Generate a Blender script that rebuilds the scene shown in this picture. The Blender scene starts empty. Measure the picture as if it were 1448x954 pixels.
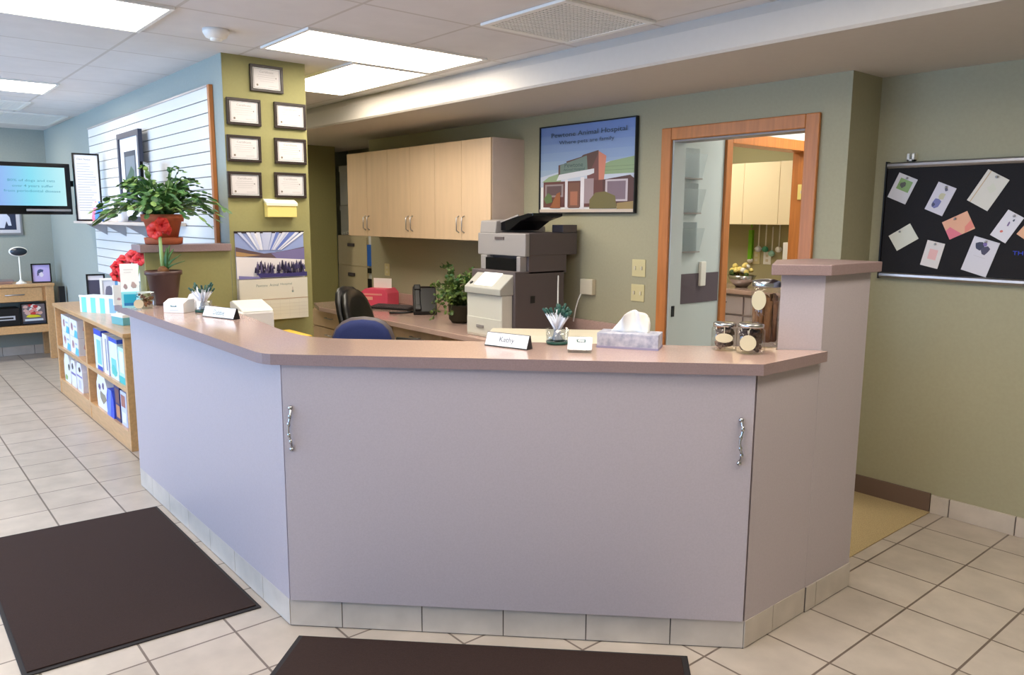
import bpy, bmesh, math, random
from math import sin, cos, pi, radians as R
from mathutils import Vector, Matrix
random.seed(7)
SC = bpy.context.scene
COL = SC.collection

# ------------------------------------------------------------------ camera
FPX = 1095.18; PITCH = 0.15279; ROLL = 0.00582; YAW = 0.87091; CH = 1.5605
fw = Vector((-sin(YAW)*cos(PITCH), cos(YAW)*cos(PITCH), -sin(PITCH)))
r0 = Vector((cos(YAW), sin(YAW), 0)); u0 = r0.cross(fw)
rt = r0*cos(ROLL)+u0*sin(ROLL); up = -r0*sin(ROLL)+u0*cos(ROLL)
EYE = Vector((0, 0, CH))
cd = bpy.data.cameras.new('camera'); cam = bpy.data.objects.new('camera', cd); COL.objects.link(cam)
cd.sensor_width = 36; cd.lens = FPX/1448*36; cd.clip_start = .05; cd.clip_end = 100
m = Matrix((rt, up, -fw)).transposed().to_4x4(); m.translation = EYE; cam.matrix_world = m
SC.camera = cam

def ray(px, py): return fw+rt*((px-724)/FPX)-up*((py-477)/FPX)
def onz(px, py, z):                      # photo point on a level surface of height z
    d = ray(px, py); return EYE+d*((z-CH)/d.z)
def ony(px, py, y):                      # photo point on a wall y = const
    d = ray(px, py); return EYE+d*(y/d.y)
def onx(px, py, x):
    d = ray(px, py); return EYE+d*(x/d.x)
def facing(p): return math.atan2(-p.y, -p.x)+pi/2   # turn that points local -Y at the room's entrance

# ------------------------------------------------------------------ colours and materials
def lin(c): return tuple((v/255/12.92 if v/255 <= .04045 else ((v/255+.055)/1.055)**2.4) for v in c)+(1,)
def mat(name, col, rough=.5, metal=0, noise=0, scale=20, bump=0, col2=None, trans=0, ior=1.45, emit=0, coat=0, stretch=None, spec=.5):
    M = bpy.data.materials.new(name); M.use_nodes = True; nt = M.node_tree; b = nt.nodes['Principled BSDF']
    b.inputs['Roughness'].default_value = rough; b.inputs['Metallic'].default_value = metal
    b.inputs['Base Color'].default_value = lin(col); b.inputs['IOR'].default_value = ior
    b.inputs['Specular IOR Level'].default_value = spec
    if trans: b.inputs['Transmission Weight'].default_value = trans
    if coat: b.inputs['Coat Weight'].default_value = coat; b.inputs['Coat Roughness'].default_value = .15
    if emit: b.inputs['Emission Color'].default_value = lin(col); b.inputs['Emission Strength'].default_value = emit
    if noise or bump or col2:
        tc = nt.nodes.new('ShaderNodeTexCoord'); mp = nt.nodes.new('ShaderNodeMapping'); n = nt.nodes.new('ShaderNodeTexNoise')
        nt.links.new(tc.outputs['Object'], mp.inputs['Vector']); nt.links.new(mp.outputs[0], n.inputs['Vector'])
        if stretch: mp.inputs['Scale'].default_value = stretch
        n.inputs['Scale'].default_value = scale; n.inputs['Detail'].default_value = 4
        if noise or col2:
            mx = nt.nodes.new('ShaderNodeMix'); mx.data_type = 'RGBA'
            c2 = lin(col2) if col2 else tuple(v*(1-noise) for v in lin(col)[:3])+(1,)
            mx.inputs['A'].default_value = lin(col); mx.inputs['B'].default_value = c2
            rp = nt.nodes.new('ShaderNodeMapRange'); rp.inputs['From Min'].default_value = .35; rp.inputs['From Max'].default_value = .65
            nt.links.new(n.outputs['Fac'], rp.inputs['Value']); nt.links.new(rp.outputs[0], mx.inputs['Factor'])
            nt.links.new(mx.outputs['Result'], b.inputs['Base Color'])
        if bump:
            bp = nt.nodes.new('ShaderNodeBump'); bp.inputs['Strength'].default_value = bump; bp.inputs['Distance'].default_value = .002
            nt.links.new(n.outputs['Fac'], bp.inputs['Height']); nt.links.new(bp.outputs[0], b.inputs['Normal'])
    return M

def tile_mat(name, c1, c2, grout, step, x0, y0, mortar, rough, lo=.86, hi=1.06, bump=.25):
    M = bpy.data.materials.new(name); M.use_nodes = True; nt = M.node_tree; b = nt.nodes['Principled BSDF']; L = nt.links
    tc = nt.nodes.new('ShaderNodeTexCoord'); mp = nt.nodes.new('ShaderNodeMapping'); br = nt.nodes.new('ShaderNodeTexBrick')
    mp.inputs['Location'].default_value = (-x0+step*40, -y0+step*40, 0)
    L.new(tc.outputs['Object'], mp.inputs['Vector']); L.new(mp.outputs[0], br.inputs['Vector'])
    br.offset = 0; br.squash = 1
    for k, v in (('Scale', 1), ('Mortar Size', mortar), ('Mortar Smooth', .1), ('Bias', 0), ('Brick Width', step), ('Row Height', step)): br.inputs[k].default_value = v
    br.inputs['Color1'].default_value = lin(c1); br.inputs['Color2'].default_value = lin(c2); br.inputs['Mortar'].default_value = lin(grout)
    n = nt.nodes.new('ShaderNodeTexNoise'); n.inputs['Scale'].default_value = 7; n.inputs['Detail'].default_value = 6; L.new(tc.outputs['Object'], n.inputs['Vector'])
    rp = nt.nodes.new('ShaderNodeMapRange'); rp.inputs['From Min'].default_value = .3; rp.inputs['From Max'].default_value = .7; rp.inputs['To Min'].default_value = lo; rp.inputs['To Max'].default_value = hi
    L.new(n.outputs['Fac'], rp.inputs['Value'])
    mx = nt.nodes.new('ShaderNodeMix'); mx.data_type = 'RGBA'; mx.blend_type = 'MULTIPLY'; mx.inputs['Factor'].default_value = 1
    L.new(br.outputs['Color'], mx.inputs['A']); L.new(rp.outputs[0], mx.inputs['B']); L.new(mx.outputs['Result'], b.inputs['Base Color'])
    bp = nt.nodes.new('ShaderNodeBump'); bp.invert = True; bp.inputs['Strength'].default_value = bump; bp.inputs['Distance'].default_value = .003
    L.new(br.outputs['Fac'], bp.inputs['Height']); L.new(bp.outputs[0], b.inputs['Normal']); b.inputs['Roughness'].default_value = rough
    return M

def print_mat():                          # printed paper: inks stored per face
    M = bpy.data.materials.new('printed_inks'); M.use_nodes = True; nt = M.node_tree; b = nt.nodes['Principled BSDF']
    a = nt.nodes.new('ShaderNodeAttribute'); a.attribute_name = 'ink'; nt.links.new(a.outputs['Color'], b.inputs['Base Color'])
    b.inputs['Roughness'].default_value = .45; return M

WALL = (156, 154, 122)
M_ = dict(
    wall=mat('grey_olive_wall_paint', (166, 162, 136), .7, noise=.04, scale=60, bump=.08),
    olive=mat('olive_wall_paint', (152, 148, 98), .7, noise=.04, scale=60, bump=.08),
    bluewall=mat('blue_grey_wall_paint', (156, 164, 158), .7, noise=.04, scale=60, bump=.08),
    ceil=tile_mat('ceiling_tiles', (222, 220, 220), (220, 218, 218), (200, 196, 192), .61, -4.43, 1.215, .009, .9, lo=.96, hi=1.02, bump=.1),
    soffit=mat('soffit_paint', (204, 198, 190), .8, noise=.02, scale=30),
    floor=tile_mat('beige_floor_tiles', (194, 182, 170), (186, 174, 162), (112, 98, 88), .31, -1.530, 2.516, .0045, .32),
    basetile=mat('beige_base_tile', (206, 196, 186), .35, noise=.12, scale=9),
    grout=mat('grey_grout', (96, 88, 84), .9),
    carpet=mat('speckled_carpet', (196, 174, 130), .95, noise=.3, scale=220, bump=.4),
    lam=mat('mauve_grey_laminate', (186, 176, 182), .42, noise=.06, scale=160),
    top=mat('pink_stone_laminate', (194, 166, 156), .14, noise=.14, scale=190, coat=.25),
    cap_shaded_edge=mat('mauve_cap_shaded_edge', (150, 128, 128), .4, noise=.12, scale=190),  # wall cap colour, also the painted-in shade of the countertop edge
    mapl=mat('pale_maple_veneer', (216, 188, 156), .45, noise=.07, scale=3, stretch=(6, 6, .6)),
    maple_side=mat('grey_cabinet_side', (208, 190, 178), .5, noise=.05, scale=8),
    oak=mat('oak_trim', (196, 124, 66), .38, noise=.18, scale=4, stretch=(12, 12, 1)),
    pine=mat('light_oak_shelf', (214, 168, 118), .32, noise=.14, scale=4, stretch=(2, 14, 14), coat=.3),
    white=mat('white_plastic', (236, 236, 232), .4),
    paper=mat('white_paper', (240, 240, 238), .7),
    cream=mat('cream_plastic', (214, 206, 184), .45),
    black=mat('black_plastic', (22, 22, 25), .35),
    gloss=mat('glossy_black_plastic', (14, 14, 18), .12),
    dgrey=mat('dark_grey_plastic', (92, 84, 86), .5),
    mgrey=mat('mid_grey_plastic', (150, 146, 146), .45),
    lgrey=mat('light_grey_plastic', (212, 212, 204), .42),
    chrome=mat('brushed_metal', (190, 190, 192), .22, 1),
    steel=mat('satin_aluminium', (178, 178, 184), .35, 1),
    board=mat('black_felt', (34, 33, 37), .95, noise=.2, scale=300),
    mat_=mat('brown_entrance_mat', (54, 34, 27), .95, noise=.45, scale=420, bump=.8),
    matedge=mat('black_rubber_edge', (36, 32, 34), .7),
    terra=mat('terracotta', (176, 92, 58), .75, noise=.12, scale=30),
    brownpot=mat('brown_plastic_pot', (74, 50, 46), .38),
    soil=mat('dark_soil', (48, 36, 28), .95, noise=.4, scale=90, bump=.6),
    leaf=mat('cactus_green', (72, 112, 52), .45, col2=(42, 82, 44), scale=14),
    leaf2=mat('houseplant_green', (104, 128, 58), .5, col2=(48, 74, 34), scale=25),
    stem=mat('pale_green_stem', (150, 184, 120), .45),
    red=mat('red_petals', (226, 62, 44), .5, col2=(190, 34, 38), scale=20),
    coral=mat('coral_red_petals', (226, 48, 66), .5, col2=(240, 90, 90), scale=20),
    slat=mat('white_slat_board', (232, 230, 226), .45),
    groove=mat('slat_groove', (150, 142, 134), .7),
    dframe=mat('dark_wood_frame', (48, 38, 34), .35),
    blue=mat('blue_upholstery', (30, 44, 98), .85, noise=.15, scale=150),
    pink=mat('pink_card_box', (232, 88, 116), .45),
    glass=mat('clear_glass', (250, 252, 252), .03, trans=1, ior=1.3),
    acrylic=mat('clear_acrylic', (235, 240, 242), .08, trans=1, ior=1.15),
    bisc=mat('brown_dog_biscuit', (128, 86, 52), .85, noise=.3, scale=40),
    bisc2=mat('dark_dog_treat', (84, 62, 54), .85, noise=.3, scale=40),
    bisc3=mat('greyish_dog_treat', (138, 116, 102), .85, noise=.3, scale=40),
    green=mat('dark_green_plastic', (28, 76, 66), .4),
    lime=mat('lime_green_plastic', (120, 190, 40), .4),
    teal=mat('pale_teal_plastic', (150, 200, 186), .4),
    pale=mat('pale_barrel_plastic', (214, 218, 228), .35),
    tan=mat('tan_metal', (214, 200, 164), .5),
    band=mat('dark_wall_band', (92, 82, 92), .6),
    greenwhite=mat('pale_green_white_paint', (200, 212, 216), .7),
    brass=mat('wall_plate_cream', (206, 196, 150), .45),
    yellow=mat('pale_yellow_plastic', (232, 214, 130), .5),
    yellowtop=mat('ivory_paper', (244, 240, 208), .6),
    ink=print_mat(),
)
def emis(name, col, s):
    M = bpy.data.materials.new(name); M.use_nodes = True; nt = M.node_tree; nt.nodes.clear()
    e = nt.nodes.new('ShaderNodeEmission'); o = nt.nodes.new('ShaderNodeOutputMaterial'); e.inputs[0].default_value = (*col, 1); e.inputs[1].default_value = s
    nt.links.new(e.outputs[0], o.inputs[0]); return M
def clear(name, tint, amount=.10, edge=.4):
    M = bpy.data.materials.new(name); M.use_nodes = True; nt = M.node_tree; nt.nodes.clear()
    o = nt.nodes.new('ShaderNodeOutputMaterial'); t = nt.nodes.new('ShaderNodeBsdfTransparent'); g = nt.nodes.new('ShaderNodeBsdfGlossy'); lw = nt.nodes.new('ShaderNodeLayerWeight'); mx = nt.nodes.new('ShaderNodeMixShader'); mr = nt.nodes.new('ShaderNodeMapRange')
    t.inputs[0].default_value = (*tint, 1); g.inputs['Roughness'].default_value = .05; lw.inputs[0].default_value = .35; mr.inputs['To Min'].default_value = amount; mr.inputs['To Max'].default_value = edge
    nt.links.new(lw.outputs['Facing'], mr.inputs[0]); nt.links.new(mr.outputs[0], mx.inputs[0]); nt.links.new(t.outputs[0], mx.inputs[1]); nt.links.new(g.outputs[0], mx.inputs[2]); nt.links.new(mx.outputs[0], o.inputs[0]); return M
M_['glass'] = clear('clear_glass', (.97, .98, .97), .03, .28); M_['acrylic'] = clear('clear_acrylic', (.93, .95, .96), .06, .3)
M_['lamp'] = emis('troffer_diffuser', (1, .90, .76), 14)
M_['daylight'] = emis('daylight', (.5, .7, 1), 3)

# ------------------------------------------------------------------ mesh builder
class MB:
    def __init__(s): s.v = []; s.f = []; s.mi = []; s.ink = []; s.sm = []; s.mats = []; s.T = Matrix.Identity(4)
    def mid(s, m):
        if m not in s.mats: s.mats.append(m)
        return s.mats.index(m)
    def add(s, vs, fs, m, ink=None, smooth=False):
        b = len(s.v); k = s.mid(m); s.v += [tuple(s.T @ Vector(p)) for p in vs]
        for f in fs: s.f.append([b+i for i in f]); s.mi.append(k); s.ink.append(ink or (200, 200, 200)); s.sm.append(smooth)
        return s
    def box(s, a, b, m, ink=None):
        x0, y0, z0 = [min(a[i], b[i]) for i in range(3)]; x1, y1, z1 = [max(a[i], b[i]) for i in range(3)]
        return s.add([(x0, y0, z0), (x1, y0, z0), (x1, y1, z0), (x0, y1, z0), (x0, y0, z1), (x1, y0, z1), (x1, y1, z1), (x0, y1, z1)],
                     [(0, 3, 2, 1), (4, 5, 6, 7), (0, 1, 5, 4), (1, 2, 6, 5), (2, 3, 7, 6), (3, 0, 4, 7)], m, ink)
    def prism(s, pts, z0, z1, m, ink=None):
        n = len(pts); vs = [(x, y, z0) for x, y in pts]+[(x, y, z1) for x, y in pts]
        return s.add(vs, [tuple(range(n))[::-1], tuple(range(n, 2*n))]+[(i, (i+1) % n, n+(i+1) % n, n+i) for i in range(n)], m, ink)
    def xprism(s, pts, x0, x1, m, ink=None):       # profile in (y,z) run along x
        n = len(pts); vs = [(x0, y, z) for y, z in pts]+[(x1, y, z) for y, z in pts]
        return s.add(vs, [tuple(range(n))[::-1], tuple(range(n, 2*n))]+[(i, (i+1) % n, n+(i+1) % n, n+i) for i in range(n)], m, ink)
    def yprism(s, pts, y0, y1, m, ink=None):       # profile in (x,z) run along y
        n = len(pts); vs = [(x, y0, z) for x, z in pts]+[(x, y1, z) for x, z in pts]
        return s.add(vs, [tuple(range(n)), tuple(range(n, 2*n))[::-1]]+[(i, n+i, n+(i+1) % n, (i+1) % n) for i in range(n)], m, ink)
    def lathe(s, prof, m, c=(0, 0, 0), seg=28, sq=(1, 1), ink=None):
        vs = []; fs = []
        for r, z in prof:
            for k in range(seg): a = 2*pi*k/seg; vs.append((c[0]+r*cos(a)*sq[0], c[1]+r*sin(a)*sq[1], c[2]+z))
        for j in range(len(prof)-1):
            for k in range(seg): fs.append((j*seg+k, j*seg+(k+1) % seg, (j+1)*seg+(k+1) % seg, (j+1)*seg+k))
        fs.append(tuple(range(seg))[::-1]); fs.append(tuple((len(prof)-1)*seg+k for k in range(seg)))
        return s.add(vs, fs, m, ink, True)
    def tube(s, pts, rad, m, seg=8, smooth=True):
        pts = [Vector(p) for p in pts]; n = len(pts); rr = rad if isinstance(rad, (list, tuple)) else [rad]*n; vs = []; fs = []
        prev = None
        for i, p in enumerate(pts):
            t = (pts[min(i+1, n-1)]-pts[max(i-1, 0)]).normalized()
            a = (prev - t*prev.dot(t)) if prev is not None else t.orthogonal()
            if a.length < 1e-6: a = t.orthogonal()
            a.normalize(); prev = a; b = t.cross(a)
            for k in range(seg): q = p+(a*cos(2*pi*k/seg)+b*sin(2*pi*k/seg))*rr[i]; vs.append(tuple(q))
        for i in range(n-1):
            for k in range(seg): fs.append((i*seg+k, i*seg+(k+1) % seg, (i+1)*seg+(k+1) % seg, (i+1)*seg+k))
        fs.append(tuple(range(seg))[::-1]); fs.append(tuple((n-1)*seg+k for k in range(seg)))
        return s.add(vs, fs, m, None, smooth)
    def ball(s, c, r, m, seg=12, rings=8):
        rx, ry, rz = r if isinstance(r, (tuple, list)) else (r, r, r); vs = [(c[0], c[1], c[2]-rz)]; fs = []
        for j in range(1, rings):
            a = -pi/2+pi*j/rings
            for k in range(seg): b = 2*pi*k/seg; vs.append((c[0]+rx*cos(a)*cos(b), c[1]+ry*cos(a)*sin(b), c[2]+rz*sin(a)))
        vs.append((c[0], c[1], c[2]+rz)); n = len(vs)-1
        for k in range(seg): fs.append((0, 1+(k+1) % seg, 1+k)); fs.append((n, n-seg+k, n-seg+(k+1) % seg))
        for j in range(rings-2):
            for k in range(seg): a = 1+j*seg; fs.append((a+k, a+(k+1) % seg, a+seg+(k+1) % seg, a+seg+k))
        return s.add(vs, fs, m, None, True)
    def pad(s, c, d, w, L, W, m, t=.25):            # flat pointed leaf: c start, d along, w across
        c = Vector(c); d = Vector(d).normalized(); w = Vector(w); w = (w-d*w.dot(d)).normalized(); n = d.cross(w)*W*t
        vs = [c, c+d*L*.35+w*W, c+d*L*.8+w*W*.75, c+d*L, c+d*L*.8-w*W*.75, c+d*L*.35-w*W, c+d*L*.5+n, c+d*L*.5-n]
        return s.add([tuple(p) for p in vs], [(i, (i+1) % 6, 6) for i in range(6)]+[((i+1) % 6, i, 7) for i in range(6)], m)
    def build(s, name, parent=None, bev=0, seg=2):
        me = bpy.data.meshes.new(name); me.from_pydata(s.v, [], s.f); me.validate(); bm = bmesh.new(); bm.from_mesh(me)
        if not any(x is M_['ink'] for x in s.mats): bmesh.ops.recalc_face_normals(bm, faces=bm.faces)
        bm.to_mesh(me); bm.free()
        for m in s.mats: me.materials.append(m)
        if len(me.polygons) == len(s.f):
            me.polygons.foreach_set('material_index', s.mi); me.polygons.foreach_set('use_smooth', s.sm)
            if M_['ink'] in s.mats:
                at = me.color_attributes.new('ink', 'FLOAT_COLOR', 'CORNER'); i = 0
                for p, c in zip(me.polygons, s.ink):
                    lc = lin(c)
                    for _ in p.loop_indices: at.data[_].color = lc
        o = bpy.data.objects.new(name, me); COL.objects.link(o)
        if parent: o.parent = parent
        if bev:
            b = o.modifiers.new('b', 'BEVEL'); b.width = bev; b.segments = seg; b.limit_method = 'ANGLE'; b.angle_limit = R(40)
        return o

def tag(o, label, cat, group=None, kind=None):
    o['label'] = label; o['category'] = cat
    if group: o['group'] = group
    if kind: o['kind'] = kind
    return o
def thing(name, label, cat, loc=(0, 0, 0), rz=0, group=None, tilt=0):
    o = bpy.data.objects.new(name, None); COL.objects.link(o); o.location = loc; o.rotation_euler = (tilt, 0, rz); o.empty_display_size = .05
    return tag(o, label, cat, group)
def struct(o): o['kind'] = 'structure'; return o
def dup(root, loc=None, rz=None, label=None, group=None):
    r = root.copy(); COL.objects.link(r)
    if loc is not None: r.location = loc
    if rz is not None: r.rotation_euler = (root.rotation_euler[0], 0, rz)
    if label: r['label'] = label
    if group: r['group'] = group
    for ch in list(root.children):
        c = ch.copy(); COL.objects.link(c); c.parent = r
        for g in list(ch.children):
            d = g.copy(); COL.objects.link(d); d.parent = c
    return r

FONTCACHE = {}
def glyphs(txt):
    if txt in FONTCACHE: return FONTCACHE[txt]
    c = bpy.data.curves.new('t', 'FONT'); c.body = txt; c.resolution_u = 2; o = bpy.data.objects.new('t', c); COL.objects.link(o)
    dg = bpy.context.evaluated_depsgraph_get(); e = o.evaluated_get(dg); me = e.to_mesh()
    vs = [tuple(v.co)[:2] for v in me.vertices]; fs = [tuple(p.vertices) for p in me.polygons]; e.to_mesh_clear()
    bpy.data.objects.remove(o); bpy.data.curves.remove(c)
    x0 = min(v[0] for v in vs); x1 = max(v[0] for v in vs); y0 = min(v[1] for v in vs); y1 = max(v[1] for v in vs)
    FONTCACHE[txt] = ([((x-x0)/(x1-x0), (y-y0)/(y1-y0)) for x, y in vs], fs); return FONTCACHE[txt]

# flat print in local frame: X to the right, Z up, faces -Y. items: ('p', ink, [(u,v)...]) ('r', ink, u0,v0,u1,v1) ('c', ink, u,v,ru,rv) ('t', ink, text, u0,v0,u1,v1)
def art(mb, x0, z0, w, h, y, items, step=.00025):
    k = 0
    for it in items:
        k += 1; yy = y-k*step; P = lambda q: (x0+q[0]*w, yy, z0+q[1]*h)
        if it[0] == 'p': vs = [P(q) for q in it[2]]; mb.add(vs, [tuple(range(len(vs)))], M_['ink'], it[1])
        elif it[0] == 'r': _, ink, a, b, c, d = it; mb.add([P(q) for q in ((a, b), (c, b), (c, d), (a, d))], [(0, 1, 2, 3)], M_['ink'], ink)
        elif it[0] == 'c': _, ink, a, b, ra, rb = it; mb.add([P((a+ra*cos(t*pi/10), b+rb*sin(t*pi/10))) for t in range(20)], [tuple(range(20))], M_['ink'], ink)
        elif it[0] == 't':
            _, ink, t, a, b, c, d = it; vs, fs = glyphs(t); mb.add([P((a+(c-a)*x, b+(d-b)*y)) for x, y in vs], fs, M_['ink'], ink)
    return mb
def blob(ink, u, v, ru, rv, rnd, n=9):
    return ('p', ink, [(u+ru*cos(2*pi*i/n)*rnd.uniform(.6, 1.1), v+rv*sin(2*pi*i/n)*rnd.uniform(.6, 1.1)) for i in range(n)])

# ================================================================== SETTING
H = 2.5; HS = 2.32
struct(MB().box((-10.35, -3.4, -.05), (1.4, 7.4, 0), M_['floor']).build('floor'))
struct(MB().prism([(-2.7, 3.0), (-1.60, 3.0), (-1.60, 4.32), (-2.7, 4.32)], 0, .004, M_['carpet']).build('floor_carpet'))
struct(MB().box((-10.35, -3.4, H), (1.4, 3.25, H+.06), M_['ceil']).build('ceiling'))
# dropped soffit with a gently coved outer edge
prof = [(3.16, H), (3.135, H-.05), (3.13, HS+.012), (3.142, HS), (4.46, HS), (4.46, H+.06), (3.16, H+.06)]
struct(MB().xprism(prof, -10.35, 1.4, M_['soffit']).build('ceiling_soffit'))
struct(MB().box((-10.35, 4.46, H), (1.4, 7.4, H+.06), M_['ceil']).build('ceiling_back'))
W = M_['wall']
mb = MB(); DX0, DX1, DH = -3.185, -2.28, 2.05
mb.box((-6.98, 4.0, 0), (DX0, 4.12, HS), W); mb.box((DX1, 4.0, 0), (-2.04, 4.12, HS), W); mb.box((DX0, 4.0, DH), (DX1, 4.12, HS), W)
mb.box((-2.16, 4.12, 0), (-2.04, 4.32, HS), W)
struct(mb.build('wall_back'))
struct(MB().box((-2.16, 4.32, 0), (1.3, 4.44, HS), W).build('wall_noticeboard'))
struct(MB().box((-10.32, -3.4, 0), (-10.2, 7.3, H), M_['bluewall']).build('wall_tv'))
struct(MB().box((-10.2, 1.72, 0), (-4.682, 1.84, H), M_['bluewall']).build('wall_slatwall'))
struct(MB().prism([(-5.2, 1.84), (-4.682, 1.84), (-4.682, 1.722), (-4.68, 1.722), (-4.68, 2.24), (-5.2, 2.24)], 0, H, M_['olive']).build('wall_column'))
struct(MB().box((-8.02, 1.84, 0), (-7.9, 4.10, H), M_['olive']).build('wall_office'))
struct(MB().box((-10.2, 5.5, 0), (-4.9, 5.6, H), W).build('wall_rear'))
struct(MB().box((1.3, -3.4, 0), (1.4, 4.44, H), W).build('wall_right'))
# front wall with tall windows that let the daylight in
mb = MB(); WX = [(-9.6, -7.7), (-7.2, -5.3), (-4.8, -2.9), (-2.4, -.5)]; x = -10.2
for a, b in WX: mb.box((x, -3.4, 0), (a, -3.25, H), W); mb.box((a, -3.4, 0), (b, -3.25, .55), W); mb.box((a, -3.4, 2.25), (b, -3.25, H), W); x = b
mb.box((x, -3.4, 0), (1.3, -3.25, H), W); struct(mb.build('wall_front'))
for i, (a, b) in enumerate(WX):
    mb = MB()
    for q in (a, (a+b)/2-.025, b-.05): mb.box((q, -3.38, .55), (q+.05, -3.3, 2.25), M_['steel'])
    mb.box((a, -3.38, .55), (b, -3.3, .60), M_['steel']).box((a, -3.38, 2.2), (b, -3.3, 2.25), M_['steel'])
    struct(mb.build('window_%d' % (i+1)))
# half-height planter wall at the counter's end and its cap
struct(MB().box((-4.80, 1.235, 0), (-4.68, 1.719, 1.358), M_['olive']).build('wall_planter'))
struct(MB().box((-4.83, 1.205, 1.358), (-4.65, 1.718, 1.40), M_['cap_shaded_edge']).build('trim_1', bev=.003))
# low laminate wall at the counter's other end
LW = [(-1.47, 2.78), (-1.585, 2.665), (-1.73, 2.93), (-1.70, 3.14), (-1.47, 3.14)]
struct(MB().prism(LW, 0, 1.355, M_['lam']).build('wall_low_partition'))
LC = [(-1.44, 2.765), (-1.595, 2.61), (-1.77, 2.93), (-1.73, 3.17), (-1.44, 3.17)]
struct(MB().prism(LC, 1.355, 1.396, M_['cap_shaded_edge']).build('trim_2', bev=.003))
# baseboards
mb = MB(); mb.box((-1.60, 4.305, 0), (-1.51, 4.32, .1), M_['basetile'])
x = -1.505
while x < 1.2: mb.box((x, 4.305, 0), (min(x+.305, 1.3), 4.32, .1), M_['basetile']); x += .31
mb.box((-1.6, 4.31, 0), (1.3, 4.32, .098), M_['grout']); struct(mb.build('baseboard_tiles', bev=.002))
struct(MB().box((-2.04, 4.308, 0), (-1.605, 4.32, .105), mat('brown_vinyl_base', (112, 92, 82), .5)).build('baseboard_vinyl'))
mb = MB(); y = -3.2
while y < 1.5: mb.box((-10.2, y, 0), (-10.185, y+.305, .1), M_['basetile']); y += .31
mb.box((-10.2, -3.2, 0), (-10.19, 1.72, .098), M_['grout']); struct(mb.build('baseboard_tv_wall', bev=.002))

# ---------------- the doorway in the back wall, hall and work room behind it
D = thing('door_1', 'oak cased doorway in the back wall', 'door'); del D['label'], D['category']; struct(D)
for (a, b, c, d) in ((-3.262, -3.185, 0, 2.127), (-2.28, -2.198, 0, 2.127)):
    MB().box((a, 3.978, c), (b, 4.0, d), M_['oak']).build('casing', D, bev=.006)
MB().box((-3.185, 3.978, 2.05), (-2.28, 4.0, 2.127), M_['oak']).build('head_casing', D, bev=.006)
jm = M_['greenwhite']
MB().box((-3.185, 4.0, 0), (-3.175, 4.12, 2.05), jm).box((-2.29, 4.0, 0), (-2.28, 4.12, 2.05), M_['oak']).box((-3.175, 4.0, 2.04), (-2.29, 4.12, 2.05), M_['mgrey']).build('jamb', D)
MB().box((-3.176, 4.03, .93), (-3.168, 4.055, 1.0), M_['black']).build('strike_plate', D)
mb = MB().box((-3.42, 4.12, 0), (-3.3, 4.77, H), jm).box((-3.42, 4.77, 2.11), (-3.3, 5.9, H), jm).box((-3.42, 5.9, 0), (-3.3, 7.3, H), jm)
struct(mb.build('wall_hall'))
struct(MB().box((-2.2, 4.12, 0), (-2.08, 7.3, H), jm).build('wall_hall_side')); struct(MB().box((-4.9, 7.2, 0), (-2.08, 7.3, H), jm).build('wall_hall_end'))
struct(MB().box((-3.3, 4.12, .985), (-3.294, 4.70, 1.19), M_['band']).build('trim_3'))
D2 = bpy.data.objects.new('door_2', None); COL.objects.link(D2); struct(D2)
MB().box((-3.43, 4.72, 0), (-3.28, 4.79, 2.17), M_['oak']).build('casing', D2, bev=.005)
MB().box((-3.43, 5.83, 0), (-3.24, 5.97, 2.17), M_['oak']).build('casing', D2, bev=.005)
MB().box((-3.43, 4.79, 2.09), (-3.28, 5.83, 2.17), M_['oak']).build('head_casing', D2, bev=.005)
WR = mat('warm_olive_paint', (172, 166, 128), .7)
struct(MB().box((-5.0, 6.6, 0), (-3.42, 6.7, H), WR).build('wall_workroom')); struct(MB().box((-5.0, 4.12, 0), (-4.9, 6.6, H), WR).build('wall_workroom_side'))
# work-room cabinets and counter
def cab_run(name, label, x0, x1, y0, y1, z0, z1, n, body, doorm, group=None, drawers=0):
    t = thing(name, label, 'cabinet', (x0, y0, z0), 0, group)
    MB().box((0, .018, 0), (x1-x0, y1-y0, z1-z0), body).build('body', t, bev=.002)
    w = (x1-x0)/n
    for k in range(n):
        d = MB().box((k*w+.0015, 0, .002), ((k+1)*w-.0015, .017, z1-z0-.002), doorm).build('door', t, bev=.0015)
    return t, w
t, w = cab_run('wall_cabinet', 'cream wall cabinet in the bright room seen through the doorway', -4.895, -3.445, 6.28, 6.595, 1.515, 2.07, 4, M_['cream'], mat('cream_cabinet_door', (238, 222, 186), .5))
t = thing('worktop_cabinet', 'grey base cabinet with a pink worktop seen through the doorway', 'cabinet', (-4.895, 6.0, 0))
MB().box((0, .02, 0), (1.45, .595, .9), M_['lam']).build('body', t)
MB().box((-.0, -.02, .9), (1.46, .595, .94), M_['top']).build('worktop', t, bev=.004)
for k in range(3):
    for z0, z1 in ((.72, .88), (.1, .70)):
        d = MB().box((.02+k*.48, 0, z0), (.48+k*.48, .02, z1), M_['lam']).build('drawer', t, bev=.002)
        MB().tube([(.19+k*.48, -.0, z1-.06), (.19+k*.48, -.025, z1-.06), (.31+k*.48, -.025, z1-.06), (.31+k*.48, 0, z1-.06)], .005, M_['black']).build('handle', d)
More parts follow.
